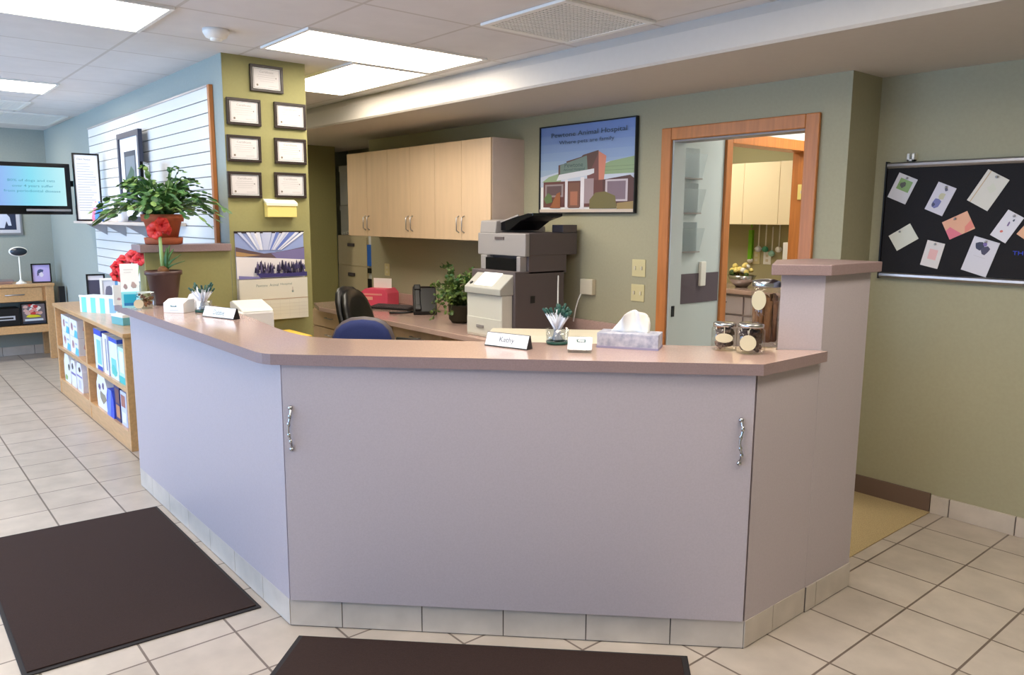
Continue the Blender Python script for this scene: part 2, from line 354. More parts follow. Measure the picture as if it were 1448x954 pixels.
# small things in the work room
def hung(name, label, px, py, px2, m, kind):
    p = ony(px, py, 6.57); t = tag(MB().build(name), label, 'utensil') if 0 else None
    mb = MB(); z = p.z
    if kind == 'brush': mb.box((p.x-.02, 6.555, z-.30), (p.x+.02, 6.585, z-.02), m); mb.tube([(p.x, 6.57, z), (p.x, 6.57, z+.05)], .008, m); mb.ball((p.x, 6.57, z-.31), (.03, .018, .025), M_['white'])
    else:
        mb.tube([(p.x, 6.57, z+.05), (p.x, 6.57, z-.17)], .006, M_['white']); mb.ball((p.x, 6.565, z-.20), (.032, .025, .028), m)
        if kind == 'y': mb.tube([(p.x-.035, 6.57, z-.20), (p.x, 6.57, z-.17), (p.x+.03, 6.57, z-.20)], .01, M_['white'])
    return tag(mb.build(name), label, 'utensil')
hung('hanging_brush', 'long lime green brush hanging under the cream cabinets', 1063, 322, 0, M_['lime'], 'brush')
hung('hanging_scoop', 'white forked scoop hanging beside the lime green brush', 1074, 322, 0, M_['pale'], 'y')
hung('hanging_scoop', 'green ended scoop hanging in the middle of the row under the cabinets', 1084, 322, 0, mat('mint_plastic', (70, 150, 116), .4), 's')
hung('hanging_scoop', 'pale teal scoop hanging lowest of the row under the cabinets', 1093, 328, 0, M_['teal'], 's')
hung('hanging_scoop', 'thin pale scoop hanging last before the doorway side', 1103, 322, 0, M_['white'], 's')
p = ony(1049, 395, 6.25); t = thing('flower_bowl', 'silver bowl of yellow flowers on the pink worktop beyond the doorway', 'bowl', (p.x, 6.25, .941))
MB().lathe([(.05, 0), (.10, .05), (.13, .11), (.12, .11), (.09, .06)], M_['chrome']).build('bowl', t)
mb = MB()
for i in range(26): mb.ball((random.uniform(-.09, .09), random.uniform(-.08, .08), random.uniform(.1, .2)), random.uniform(.02, .035), random.choice([M_['yellow'], M_['leaf2'], M_['white'], mat('amber_petal', (210, 160, 60), .6) if i == 0 else M_['yellow']]), 8, 6)
mb.build('flowers', t)
def plate(name, label, p, w, h, ax, n, kind, m=None):       # wall plates: ax 'y' wall facing -Y
    t = thing(name, label, 'switch' if kind != 'outlet' else 'outlet', p)
    MB().box((-w/2, -.006, -h/2), (w/2, 0, h/2), m or M_['brass']).build('cover_plate', t, bev=.002)
    for k in range(n):
        xx = (k-(n-1)/2)*w/max(n, 1)
        if kind == 'outlet':
            for zz in (-.022, .022): MB().box((xx-.014, -.008, zz-.012), (xx+.014, -.006, zz+.012), M_['cream']).build('socket', t, bev=.001)
        else: MB().box((xx-.006, -.014, -.012), (xx+.006, -.006, .012), M_['cream']).build('toggle', t, bev=.001)
    return t
plate('wall_outlet', 'outlet low on the olive wall beneath the hanging brush', Vector((ony(1070, 362, 6.6).x, 6.6, 1.2)), .08, .12, 'y', 1, 'outlet')
plate('wall_outlet', 'small white outlet on the olive wall beneath the teal scoop', Vector((ony(1085, 366, 6.6).x, 6.6, 1.2)), .08, .12, 'y', 1, 'outlet', M_['white'])
plate('light_switch', 'cream light switch on the hall doorway edge', Vector((-3.33, 5.825, 1.78)), .07, .12, 'y', 1, 'switch', M_['yellow'])
p = ony(1110, 392, 6.5); t = thing('paper_tower', 'tall white paper holder standing on the work room worktop', 'holder', (-3.70, 6.30, .941), 0)
MB().box((-.04, -.02, 0), (.05, .12, .42), M_['white']).build('panel', t, bev=.004); MB().box((.05, .0, .05), (.09, .11, .38), M_['dgrey']).build('papers', t)
# three clear wall pockets in the hall
for k, z in enumerate((1.83, 1.60, 1.34)):
    t = thing('wall_file_pocket', ['clear file pocket on the hall wall, topmost of three', 'clear file pocket on the hall wall, middle of three', 'clear file pocket on the hall wall, lowest of three'][k], 'holder', (-3.3, 4.30, z), -pi/2, 'clear file pockets on the hall wall')
    t.rotation_euler = (0, 0, pi/2)
    MB().box((-.13, -.006, 0), (.13, 0, .2), M_['acrylic']).build('back_panel', t)
    MB().xprism([(-.03, 0), (-.07, .16), (-.065, .16), (-.025, 0)], -.13, .13, M_['acrylic']).build('front_panel', t)
    MB().box((-.13, -.035, -.004), (.13, 0, .004), M_['mgrey']).build('bottom_lip', t)
t = tag(MB().box((-3.3, 4.47, 1.10), (-3.275, 4.53, 1.27), M_['white']).build('wall_phone', bev=.006), 'small white wall device above the dark band in the hall', 'device')

# ================================================================== RECEPTION COUNTER
q = .7071
C = thing('reception_counter', 'angled mauve grey laminate reception counter with tiled toe base', 'counter', (0, 0, 0))
A0 = (-4.73, 1.147); A1 = (-2.68, 1.147); A2 = (-1.47, 2.357); A3 = (-1.47, 2.78)
lam = M_['lam']
MB().prism([A0, A1, (-2.70, 1.19), (-4.73, 1.19)], .1, 1.03, lam).build('side_panel', C, bev=.001)
s0 = (A1[0]+.012*q+.012*q, A1[1]-.012*q+.012*q)
def along(s, off): return (A1[0]+s*q+off*q, A1[1]+s*q-off*q)   # along the angled front, off = outwards
LF = 1.711
fp = MB().prism([along(.008, .012), along(LF-.008, .012), along(LF-.008, -.02), along(.008, -.02)], .112, 1.028, lam).build('front_panel', C, bev=.0015)
fp['label'] = 'removable grey front panel with two handles'
MB().prism([along(0, -.021), along(LF, -.021), along(LF, -.05), along(0, -.05)], .1, 1.03, M_['dgrey']).build('carcass', C)
MB().prism([A2, (-1.47, 2.776), (-1.50, 2.744), (-1.50, 2.37)], .1, 1.03, lam).build('side_panel', C, bev=.001)
for s_ in (.038, LF-.052):               # twisted pull handles
    Mx = Matrix.Translation((*along(s_, .012), .79)) @ Matrix.Rotation(pi/4, 4, 'Z')
    h = MB(); h.T = Mx; pts = []
    for i in range(17):
        tt = i/16; pts.append((.004*sin(tt*2*pi*1.5), -.018*min(1, 4*min(tt, 1-tt))-.004, -.078+.156*tt))
    h.tube([(0, 0, -.078)]+pts+[(0, 0, .078)], .0042, M_['chrome'], 8)
    for zz in (-.045, -.02, .02, .05): h.ball((.004*sin(((zz+.078)/.156)*3*pi), -.022, zz), (.0065, .005, .010), M_['chrome'])
    for zz in (-.078, .078): h.ball((0, -.004, zz), .009, M_['chrome'])
    h.build('handle', C)
def base_row(pa, pb, off0, offs, name='base_tiles'):
    mb = MB(); d = Vector((pb[0]-pa[0], pb[1]-pa[1])); L = d.length; d.normalize(); n = Vector((d.y, -d.x))
    P = lambda s, o: (pa[0]+d.x*s+n.x*o, pa[1]+d.y*s+n.y*o)
    cuts = [0]+[c for c in offs if 0 < c < L]+[L]
    for a, b in zip(cuts, cuts[1:]): mb.prism([P(a+.002, off0), P(b-.002, off0), P(b-.002, off0-.01), P(a+.002, off0-.01)], .004, .108, M_['basetile'])
    mb.prism([P(0, off0-.004), P(L, off0-.004), P(L-.01, off0-.012), P(0, off0-.012)], 0, .106, M_['grout'])
    mb.build(name, C)
base_row(A1, A2, .0, [.205+.31*k for k in range(6)])
base_row(A0, A1, .001, [.24+.31*k for k in range(7)])
base_row(A2, (-1.47, 2.778), .0025, [.19+.31*k for k in range(3)])
mb = MB()
for a, b in ((2.782, 2.855), (2.859, 3.138)): mb.box((-1.469, a, .004), (-1.463, b, .108), M_['basetile'])
mb.box((-1.4695, 2.78, 0), (-1.466, 3.14, .106), M_['grout']); struct(mb.build('baseboard_partition'))
# inner side of the counter (knee wall) so that it has a back
MB().prism([(-4.66, 1.44), (-2.86, 1.44), (-1.70, 2.60), (-1.72, 2.62), (-2.87, 1.46), (-4.66, 1.46)], 0, 1.03, lam).build('inner_panel', C)
pts = [(-4.79, 1.085), (-2.75, 1.085), (-2.71, 1.092), (-2.675, 1.108), (-1.44, 2.343), (-1.44, 2.775), (-1.475, 2.765), (-1.585, 2.655), (-1.61, 2.71), (-2.83, 1.492)]
arc = [(-2.83-.10*sin(a)*1.0-.12*(1-cos(a))*0-.02*k, 1.492-.0*k) for k, a in enumerate(())]
pts += [(-2.88, 1.452), (-2.95, 1.415), (-3.04, 1.395), (-3.14, 1.39), (-3.3, 1.40), (-3.6, 1.44), (-4.0, 1.48), (-4.3, 1.50), (-4.678, 1.50), (-4.678, 1.233), (-4.79, 1.233)]
mbt = MB(); n_ = len(pts); mbt.add([(x, y, 1.03) for x, y in pts]+[(x, y, 1.07) for x, y in pts], [tuple(range(n_))[::-1], tuple(range(n_, 2*n_))], M_['top'])
mbt.add([(x, y, 1.03) for x, y in pts]+[(x, y, 1.07) for x, y in pts], [(i, (i+1) % n_, n_+(i+1) % n_, n_+i) for i in range(n_)], M_['cap_shaded_edge'])  # same top; edge faces coloured darker to paint in their weaker light
tag(mbt.build('countertop'), 'glossy pinkish stone look countertop on the reception counter', 'countertop')
# staff desk inside the counter
t = thing('staff_desk', 'low work surface hidden inside the reception counter', 'desk')
MB().prism([(-4.66, 1.465), (-2.88, 1.465), (-1.66, 2.69), (-1.78, 3.0), (-2.10, 3.02), (-3.05, 2.06), (-4.66, 2.06)], .72, .76, M_['top']).build('desk_top', t, bev=.003)
MB().box((-4.64, 1.5, 0), (-4.60, 2.0, .72), M_['mapl']).build('leg_panel', t); MB().box((-2.02, 2.75, 0), (-1.80, 2.95, .72), M_['mapl']).build('leg_panel', t); MB().box((-3.2, 1.6, 0), (-3.1, 2.0, .72), M_['mapl']).build('leg_panel', t)

# ================================================================== MATS
def flat_mat(label, pts, h=.011):
    t = thing('entrance_mat', label, 'mat')
    cx = sum(p[0] for p in pts)/4; cy = sum(p[1] for p in pts)/4
    MB().prism(pts, 0, .006, M_['matedge']).build('rubber_border', t, bev=.002)
    MB().prism([(cx+(x-cx)*.975, cy+(y-cy)*.965) for x, y in pts], .006, h, M_['mat_']).build('pile', t, bev=.003)
flat_mat('brown ribbed entrance mat lying along the long bluish counter side', [(-4.36, .30), (-2.93, .295), (-2.885, 1.115), (-4.31, 1.115)])
flat_mat('brown entrance mat lying in front of the two-handled panel', [along(.06, .075), along(1.50, .075), along(1.47, .92), along(.03, .92)])

# ================================================================== CEILING FIXTURES
def troffer(x0, y0, x1, y1, label, first=None, on=True):
    t = thing('ceiling_light', label, 'light', (x0, y0, H))
    w = x1-x0; d = y1-y0
    mb = MB()
    for a, b in (((0, 0), (w, .02)), ((0, d-.02), (w, d)), ((0, .02), (.02, d-.02)), ((w-.02, .02), (w, d-.02))): mb.box((*a, -.012), (*b, 0), M_['white'])
    mb.build('frame', t)
    MB().box((.02, .02, -.009), (w-.02, d-.02, -.002), M_['lamp']).build('diffuser', t)
troffer(-4.43, .0, -3.83, 1.21, 'ceiling light cut off by the frame top, over the entrance mat')
troffer(-4.37, 1.83, -3.77, 2.97, 'long bright ceiling light over the staff side of the counter')
troffer(-5.60, 2.42, -4.40, 2.99, 'bright ceiling light touching the long one, behind the certificate column')
troffer(-7.12, .03, -6.53, 1.23, 'ceiling light over the shelf end of the waiting area')
troffer(-9.56, .03, -8.97, 1.13, 'ceiling light closest to the television wall')
troffer(-1.99, 1.20, -1.38, 2.40, 'ceiling light over the tiled passage beside the noticeboard')
troffer(-.77, 1.83, -.16, 3.02, 'added unseen ceiling light close to the noticeboard wall over the passage')  # extra fitting out of view, added to brighten the passage side
troffer(-1.38, -.60, -.77, .60, 'added unseen ceiling light over the entrance side of the counter')  # unseen fitting added for more warm light on the counter front
troffer(-8.3, 2.42, -7.1, 2.99, 'added unseen ceiling light deep in the staff office behind the column')  # added out of sight to lift the staff area
troffer(-7.12, -2.4, -6.53, -1.2, 'ceiling light near the front windows over the waiting area')
troffer(-4.43, -2.4, -3.83, -1.2, 'ceiling light near the front windows behind the viewer')
troffer(-3.0, 5.0, -2.4, 6.2, 'ceiling light of the small hall behind the doorway')
troffer(-4.6, 4.7, -4.0, 5.9, 'ceiling light of the bright work room')
troffer(-9.6, 3.8-.9, -9.0, 4.1-.9+.0, 'small ceiling light of the rear office')
def vent(x0, y0, w, d, label, louvre=True):
    t = thing('ceiling_vent', label, 'vent', (x0, y0, H)); mb = MB()
    for a, b in (((0, 0), (w, .035)), ((0, d-.035), (w, d)), ((0, .035), (.035, d-.035)), ((w-.035, .035), (w, d-.035))): mb.box((*a, -.014), (*b, 0), M_['white'])
    mb.build('frame', t, bev=.003); MB().box((.03, .03, -.003), (w-.03, d-.03, -.001), M_['mgrey']).build('dark_back', t)
    mb = MB(); n = int((w-.07)/.024)
    for k in range(n+1): mb.box((.035+k*(w-.07)/n-.004, .035, -.012), (.035+k*(w-.07)/n+.005, d-.035, -.003), M_['white'])
    n = int((d-.07)/.024)
    for k in range(n+1): mb.box((.035, .035+k*(d-.07)/n-.004, -.011), (w-.035, .035+k*(d-.07)/n+.005, -.004), M_['white'])
    mb.build('grille', t)
vent(-3.14, 2.43, .60, .60, 'square white ceiling grille near the soffit')
vent(-8.34, .62, .61, .61, 'ceiling grille between the two waiting area lights')
vent(-9.56, 1.10, 1.0, .56, 'dim ceiling grille close to the corner above the television')
t = thing('smoke_detector', 'white round smoke detector on the ceiling near the column', 'detector', onz(305, 42, H))
MB().lathe([(.065, 0), (.065, -.015), (.05, -.04), (.02, -.045)], M_['white']).build('housing', t); MB().lathe([(.03, -.04), (.03, -.052), (.01, -.056)], M_['white']).build('sensor_cap', t)

# ================================================================== SLATWALL AND LEDGE
t = thing('slatwall_panel', 'white slatwall panel with oak edge strip on the bluish wall', 'panel', (-8.0, 1.7185, 1.04))
mb = MB(); Wd = 3.13; Hh = 1.29; n = 17; s = Hh/n
for k in range(n): mb.box((0, -.018, k*s+.006), (Wd, -.002, (k+1)*s-.001), M_['slat'])
mb.box((0, -.008, 0), (Wd, 0, Hh), M_['groove']); mb.build('slat_board', t)
MB().box((Wd, -.024, -.01), (Wd+.035, 0, Hh+.01), M_['oak']).build('edge_strip', t, bev=.002)
MB().box((-.01, -.022, Hh), (Wd, 0, Hh+.012), M_['steel']).build('top_strip', t)
t = thing('display_ledge', 'thin pale ledge across the slatwall', 'shelf', (-7.75, 1.48, 1.495))
MB().box((0, 0, 0), (2.35, .218, .02), mat('pale_ledge', (206, 192, 180), .4)).build('shelf_board', t, bev=.002)
for k in range(4): MB().xprism([(.218, 0), (.218, -.10), (.05, 0)], .2+k*.62, .206+k*.62, M_['steel']).build('bracket', t)

def picture(name, label, cat, loc, rz, w, h, fr, frm, items, d=.02, mat_w=0, mat_ink=(236, 236, 236), tilt=0, group=None, glass=False, stand=False):
    t = thing(name, label, cat, loc, rz, group, tilt)      # local: base centre, faces -Y
    mb = MB()
    for a, b in (((-w/2, 0), (w/2, fr)), ((-w/2, h-fr), (w/2, h)), ((-w/2, fr), (-w/2+fr, h-fr)), ((w/2-fr, fr), (w/2, h-fr))): mb.box((a[0], -d, a[1]), (b[0], 0, b[1]), frm)
    mb.build('frame', t, bev=.0015)
    mb = MB(); mb.box((-w/2+fr*.8, -d*.55, fr*.8), (w/2-fr*.8, -.001, h-fr*.8), M_['ink'], mat_ink)
    x0 = -w/2+fr+mat_w; z0 = fr+mat_w; art(mb, x0, z0, w-2*fr-2*mat_w, h-2*fr-2*mat_w, -d*.55-.0005, items); mb.build('print', t)
    if stand: MB().add([(-.01, 0, h*.6), (.01, 0, h*.6), (.02, h*.3, 0), (-.02, h*.3, 0), (-.01, .004, h*.6), (.01, .004, h*.6), (.02, h*.3+.004, 0), (-.02, h*.3+.004, 0)], [(0, 1, 2, 3), (7, 6, 5, 4), (0, 4, 5, 1), (3, 2, 6, 7), (0, 3, 7, 4), (1, 5, 6, 2)], frm).build('easel_back', t)
    return t
# certificates on the column (plane x=-4.68, facing +X)
CERT = [('r', (140, 136, 140), .03, .04, .97, .96), ('r', (212, 208, 208), .05, .06, .95, .94), ('t', (150, 146, 146), 'Certificate', .25, .76, .75, .86), ('r', (176, 172, 172), .2, .66, .8, .675), ('r', (176, 172, 172), .15, .56, .85, .575),
        ('r', (186, 182, 182), .2, .46, .8, .475), ('r', (186, 182, 182), .25, .36, .75, .375), ('c', (110, 105, 105), .84, .56, .02, .03), ('c', (120, 110, 96), .16, .18, .035, .05), ('r', (150, 146, 146), .55, .16, .85, .17)]
certs = [((352, 93), (399, 134), 'single certificate in a dark frame at the top of the column'), ((320, 140), (367, 180), 'dark framed certificate under the top one, on the plant side'), ((388, 146), (430, 185), 'dark framed certificate under the top one, on the cabinet side'),
         ((320, 192), (368, 231), 'dark framed certificate midway down the column, plant side'), ((388, 194), (431, 234), 'dark framed certificate midway down the column, cabinet side'), ((322, 243), (368, 281), 'lowest framed certificate on the plant side of the column'), ((388, 246), (431, 281), 'lowest framed certificate on the cabinet side, over the yellow box')]
for i, (a, b, lb) in enumerate(certs):
    P = onx(*a, -4.68); Q = onx(*b, -4.68); cy = (P.y+Q.y)/2; zb = Q.z+.003; h = .155; w = .205
    if i == 0: c0 = picture('framed_certificate', lb, 'certificate', (-4.68, cy, zb), pi/2, w, h, .016, M_['dframe'], CERT, mat_w=.0, group='framed certificates on the column')
    else: dup(c0, (-4.68, cy, zb), label=lb)
# yellow box under them
p = onx(395, 307, -4.68); t = thing('wall_paper_box', 'pale yellow box with ivory top fixed to the column above the calendar', 'box', (-4.68, p.y, p.z), pi/2)
MB().xprism([(0, 0), (0, .10), (-.05, .075), (-.05, .0)], -.095, .095, M_['yellow']).build('body', t, bev=.003); MB().xprism([(0, .10), (0, .112), (-.055, .086), (-.055, .07), (-.05, .075)], -.10, .10, M_['yellowtop']).build('lid', t)
# wall calendar
rnd = random.Random(3)
cal = [('r', (150, 166, 212), 0, .48, 1, 1)]
for i in range(26):
    a = rnd.uniform(0, 1); cal.append(('p', rnd.choice([(226, 230, 244), (240, 240, 248), (110, 130, 200), (200, 208, 236)]), [(a, 1), (a+.05, 1), (.45+(a-.5)*.4+.02, .80), (.45+(a-.5)*.4, .80)]))
cal += [('p', (96, 78, 84), [(0, .84), (.18, .80), (.4, .76), (.55, .77), (.8, .80), (1, .83), (1, .72), (.6, .70), (.3, .72), (0, .74)]), ('p', (176, 140, 96), [(0, .79), (.2, .76), (.35, .745), (.1, .73), (0, .735)]),
        ('p', (120, 112, 156), [(.5, .76), (.75, .79), (1, .82), (1, .68), (.6, .69)]), ('p', (232, 226, 226), [(0, .73), (.2, .72), (.45, .71), (1, .68), (1, .48), (0, .48)])]
for i in range(120):
    a = rnd.uniform(.25, .98); b = rnd.uniform(.50, .60); hh = rnd.uniform(.04, .10)
    cal.append(('p', rnd.choice([(44, 38, 72), (60, 56, 96), (34, 30, 56), (92, 84, 120)]), [(a-.018, b), (a+.018, b), (a+.004, b+hh), (a-.004, b+hh)]))
cal += [('p', (128, 124, 176), [(0, .52), (.3, .50), (.3, .48), (0, .48)]), ('p', (58, 52, 110), [(.25, .54), (.7, .53), (1, .54), (1, .49), (.3, .49)]), ('r', (214, 210, 196), 0, 0, 1, .475),
        ('t', (108, 128, 124), 'Pewtone', .24, .385, .40, .415), ('t', (108, 128, 124), 'Animal', .43, .387, .56, .417), ('t', (108, 128, 124), 'Hospital', .59, .389, .76, .419), ('c', (120, 140, 134), .77, .32, .015, .015), ('r', (180, 160, 150), .765, .32, .775, .37), ('r', (186, 156, 130), 0, .235, 1, .242)]
for k in range(1, 7): cal.append(('r', (196, 190, 178), k/7, .02, k/7+.003, .22))
for k in range(1, 5): cal.append(('r', (196, 190, 178), 0, .02+k*.04, 1, .023+k*.04))
p = onx(331, 328, -4.68); p2 = onx(428, 326, -4.68)
t = thing('wall_calendar', 'wall calendar with a snowy mountain photo on the column', 'calendar', (-4.68, (p.y+p2.y)/2, .925), pi/2)
w = p2.y-p.y; mb = MB().box((-w/2, -.004, 0), (w/2, 0, .54), M_['ink'], (200, 196, 184)); art(mb, -w/2, 0, w, .54, -.0045, cal); mb.build('pages', t)
MB().box((-w/2-.003, -.007, .535), (w/2+.003, 0, .548), M_['dframe']).build('binding_strip', t)

# ================================================================== BACK WALL
t, w = cab_run('wall_cabinet', 'pale maple wall cabinets in a row with six doors above the desk', -6.83, -4.615, 3.67, 4.0, 1.385, 2.155, 6, M_['maple_side'], M_['mapl'])
dk = [c for c in t.children if c.name.startswith('door')]
for k in range(3):
    for sgn in (-1, 1):
        cx = (2*k+1)*w+sgn*.035; d = dk[2*k+(0 if sgn < 0 else 1)]
        MB().tube([(cx, 0, .06), (cx, -.026, .075), (cx, -.026, .175), (cx, 0, .19)], .0045, M_['steel']).build('handle', d)
# long desk under them
t = thing('back_desk', 'long pink topped desk with maple drawers under the wall cabinets', 'desk', (-6.95, 3.22, 0))
MB().prism([(0, .12), (.35, 0), (3.6, 0), (3.6, .775), (0, .775)], .70, .74, M_['top']).build('desk_top', t, bev=.004)
MB().box((0, .755, .74), (3.6, .778, .84), M_['top']).build('backsplash', t, bev=.003)
for x0 in (.04, 1.50, 2.75):
    u = MB().box((x0, .1, 0), (x0+.72, .76, .70), M_['mapl']).build('drawer_unit', t)
    for z0, z1 in ((.03, .36), (.37, .53), (.54, .69)):
        dr = MB().box((x0+.01, .08, z0), (x0+.71, .1, z1), M_['mapl']).build('drawer', t, bev=.002)
        MB().tube([(x0+.30, .08, z1-.06), (x0+.30, .055, z1-.06), (x0+.42, .055, z1-.06), (x0+.42, .08, z1-.06)], .005, M_['steel']).build('handle', dr)
# poster
sky = [('r', (118+int(8*k), 146+int(7*k), 206-int(0*k)), 0, 1-(k+1)*.1, 1, 1-k*.1) for k in range(7)]
po = sky+[('p', (196, 206, 222), [(0, .42), (.25, .48), (1, .60), (1, .3), (0, .3)]),
  ('p', (146, 168, 134), [(.02, .36), (.10, .42), (.24, .46), (.24, .36)]), ('p', (142, 166, 128), [(.62, .50), (.76, .56), (1, .60), (1, .42), (.66, .42)]),
  ('r', (120, 140, 110), .70, .50, 1, .505), ('r', (120, 140, 110), .68, .46, 1, .465),
  ('p', (118, 76, 76), [(.52, .64), (.64, .68), (.66, .26), (.53, .26)]), ('p', (206, 132, 112), [(.64, .68), (.72, .62), (.69, .22), (.65, .22)]),
  ('p', (96, 70, 66), [(.21, .42), (.21, .55), (.30, .57), (.30, .59), (.38, .61), (.46, .63), (.48, .65), (.64, .69), (.64, .66), (.55, .44)]),
  ('p', (112, 132, 126), [(.23, .44), (.23, .55), (.52, .64), (.53, .48)]), ('t', (62, 84, 84), 'Pewtone', .28, .52, .48, .57), ('t', (62, 84, 84), 'Animal Hospital', .27, .47, .50, .51),
  ('p', (216, 218, 226), [(.19, .37), (.55, .42), (.60, .44), (.60, .49), (.22, .44)]),
  ('r', (104, 64, 62), .04, .06, .96, .36), ('r', (150, 138, 140), .06, .18, .27, .33), ('r', (98, 78, 82), .08, .20, .25, .31), ('r', (224, 220, 226), .29, .04, .32, .38), ('r', (226, 222, 228), .46, .04, .50, .40), ('r', (120, 84, 72), .33, .05, .45, .34),
  ('r', (168, 110, 88), .35, .08, .43, .24), ('r', (158, 140, 146), .50, .10, .60, .38), ('p', (84, 54, 56), [(.69, .36), (.96, .40), (1, .36), (1, .10), (.70, .10)]), ('r', (196, 186, 194), .72, .12, .94, .36), ('r', (126, 108, 122), .74, .14, .92, .34),
  ('p', (112, 104, 66), [(.56, .04), (.56, .14), (.62, .22), (.72, .23), (.82, .18), (.84, .04)]), ('p', (96, 116, 74), [(.05, .16), (.10, .23), (.14, .20), (.15, .12), (.08, .10)]), ('p', (150, 92, 60), [(.12, .05), (.20, .22), (.24, .24), (.24, .05)]),
  ('p', (150, 128, 84), [(.84, .02), (1, .02), (1, .12), (.84, .10)]), ('r', (206, 190, 176), 0, .0, 1, .035),
  ('t', (52, 74, 96), 'Pewtone Animal Hospital', .13, .855, .92, .925), ('t', (62, 84, 106), 'Where pets are family', .22, .775, .80, .83)]
a = ony(767, 302, 4.0); b = ony(903, 167, 4.0)
picture('wall_poster', 'framed colour poster of a brick animal hospital above the printer', 'poster', ((a.x+b.x)/2, 3.998, 1.597), 0, .945, .63, .008, M_['black'], po, d=.03)
plate('light_switch', 'double cream light switch beside the oak doorway, upper of two', Vector((-3.432, 4.0, 1.235)), .115, .115, 'y', 2, 'switch')
plate('light_switch', 'double cream light switch beside the oak doorway, lower of two', Vector((-3.435, 4.0, 1.068)), .115, .115, 'y', 2, 'switch')
plate('wall_outlet', 'single cream outlet on the back wall above the pink box', Vector((-6.67, 4.0, 1.05)), .09, .12, 'y', 1, 'outlet')
p = ony(834, 405, 4.0); t = thing('power_adapter', 'cream power adapter box plugged in beside the printer', 'adapter', p)
MB().box((-.06, -.04, -.055), (.06, 0, .055), M_['cream']).build('housing', t, bev=.004); MB().tube([(-.05, -.03, -.04), (-.08, -.035, -.10), (-.10, -.04, -.17), (-.11, -.05, -.26)], .005, M_['white']).build('cord', t)
# noticeboard
Yb = 4.32
t = thing('noticeboard', 'black felt noticeboard with aluminium rails', 'noticeboard', (-1.965, Yb, 1.25))
MB().box((0, -.022, .02), (1.5, -.002, .60), M_['board']).build('felt_panel', t)
for z in (0, .585): MB().xprism([(0, z-.0), (-.03, z), (-.036, z+.012), (-.034, z+.024), (-.026, z+.032), (0, z+.032)], 0, 1.5, M_['steel']).build('rail', t, bev=.002)
MB().box((-.006, -.036, -.004), (.002, 0, .622), M_['black']).build('end_cap', t)
MB().xprism([(-.03, .62), (-.03, .655), (-.025, .66), (0, .66), (0, .62)], .10, .112, M_['white']).xprism([(-.03, .62), (-.03, .655), (-.025, .66), (0, .66), (0, .62)], .125, .137, M_['white']).xprism([(-.03, .62), (-.03, .628), (0, .628), (0, .62)], .10, .137, M_['white']).build('hanging_clip', t)
mb = MB(); art(mb, 1.5*.0, 0, 1, 1, -.0225, [('t', (30, 50, 190), 'THE', .40+.235, .148, .40+.30, .167)]); mb.build('lettering', t)
YB = Yb-.0245; rn = random.Random(5)
def card(label, pix, items, ink):                    # pix: top-left, top-right, bottom-right, bottom-left as they are pinned
    P = [ony(*c, YB) for c in pix]; c = sum(P, Vector())/4; U = (P[1]-P[0]+P[2]-P[3])/2; V = (P[0]-P[3]+P[1]-P[2])/2; w = U.length; h = V.length; ang = math.atan2(U.z, U.x)
    t = bpy.data.objects.new('pinned_card', None); COL.objects.link(t); t.location = (c.x, YB, c.z); t.rotation_euler = (0, -ang, 0); tag(t, label, 'card')
    mb = MB().box((-w/2, -.0015, -h/2), (w/2, 0, h/2), M_['ink'], ink); art(mb, -w/2, -h/2, w, h, -.0017, items); mb.build('paper', t)
    MB().lathe([(.004, 0), (.004, .004), (.006, .006), (.002, .008)], M_['steel'], seg=10).build('push_pin', t).matrix_local = Matrix.Translation((0, -.0035, h/2-.012)) @ Matrix.Rotation(pi/2, 4, 'X')
card('white card with a green dog photo pinned at the board corner', [(1271, 243), (1297, 254), (1281, 289), (1256, 279)], [('r', (130, 160, 90), .2, .42, .85, .85), blob((70, 66, 50), .45, .62, .15, .14, rn)], (206, 202, 204))
card('white card with a purple cartoon sketch pinned on the black board', [(1327, 257), (1353, 266), (1332, 306), (1308, 295)], [blob((110, 108, 160), .4, .35, .28, .2, rn), blob((190, 184, 150), .5, .6, .2, .15, rn), blob((60, 56, 90), .3, .25, .12, .08, rn), blob((90, 84, 100), .55, .85, .1, .06, rn)], (208, 202, 210))
card('large cream card with a spine stripe pinned high on the black board', [(1397, 239), (1427, 254), (1397, 299), (1368, 283)], [('r', (196, 168, 130), .13, 0, .17, 1), blob((210, 208, 190), .6, .6, .2, .15, rn)], (214, 208, 196))
card('small blank cream card pinned low beside the board edge', [(1258, 333), (1288, 315), (1298, 338), (1267, 355)], [], (214, 212, 196))
card('orange and pink card pinned in the middle of the black board', [(1333, 314), (1368, 298), (1379, 323), (1342, 339)], [('p', (222, 110, 124), [(0, 0), (.5, 0), (.2, .6), (0, .5)]), ('p', (226, 130, 110), [(.6, 0), (1, .1), (1, .5), (.7, .3)])], (226, 166, 130))
card('small white card with a pink square pinned under the orange one', [(1312, 339), (1337, 345), (1325, 380), (1301, 374)], [('r', (226, 176, 172), .28, .3, .75, .7)], (220, 212, 208))
card('white card with a tiny figure drawing pinned high beside the frame edge', [(1426, 296), (1448, 308), (1422, 344), (1400, 332)], [blob((120, 100, 140), .5, .6, .07, .1, rn), blob((70, 80, 90), .62, .78, .05, .06, rn), blob((210, 110, 90), .42, .28, .1, .05, rn)], (218, 214, 220))
card('big white card with a black dog drawing pinned low on the board', [(1378, 333), (1414, 344), (1394, 392), (1359, 381)], [blob((40, 36, 60), .35, .78, .22, .12, rn), blob((56, 48, 72), .6, .70, .18, .14, rn), blob((120, 96, 160), .5, .86, .1, .08, rn), ('r', (190, 186, 190), .25, .48, .7, .49)], (212, 208, 216))
card('orange card half outside the frame on the black board', [(1448, 318), (1466, 330), (1454, 342), (1438, 331)], [], (224, 170, 130))

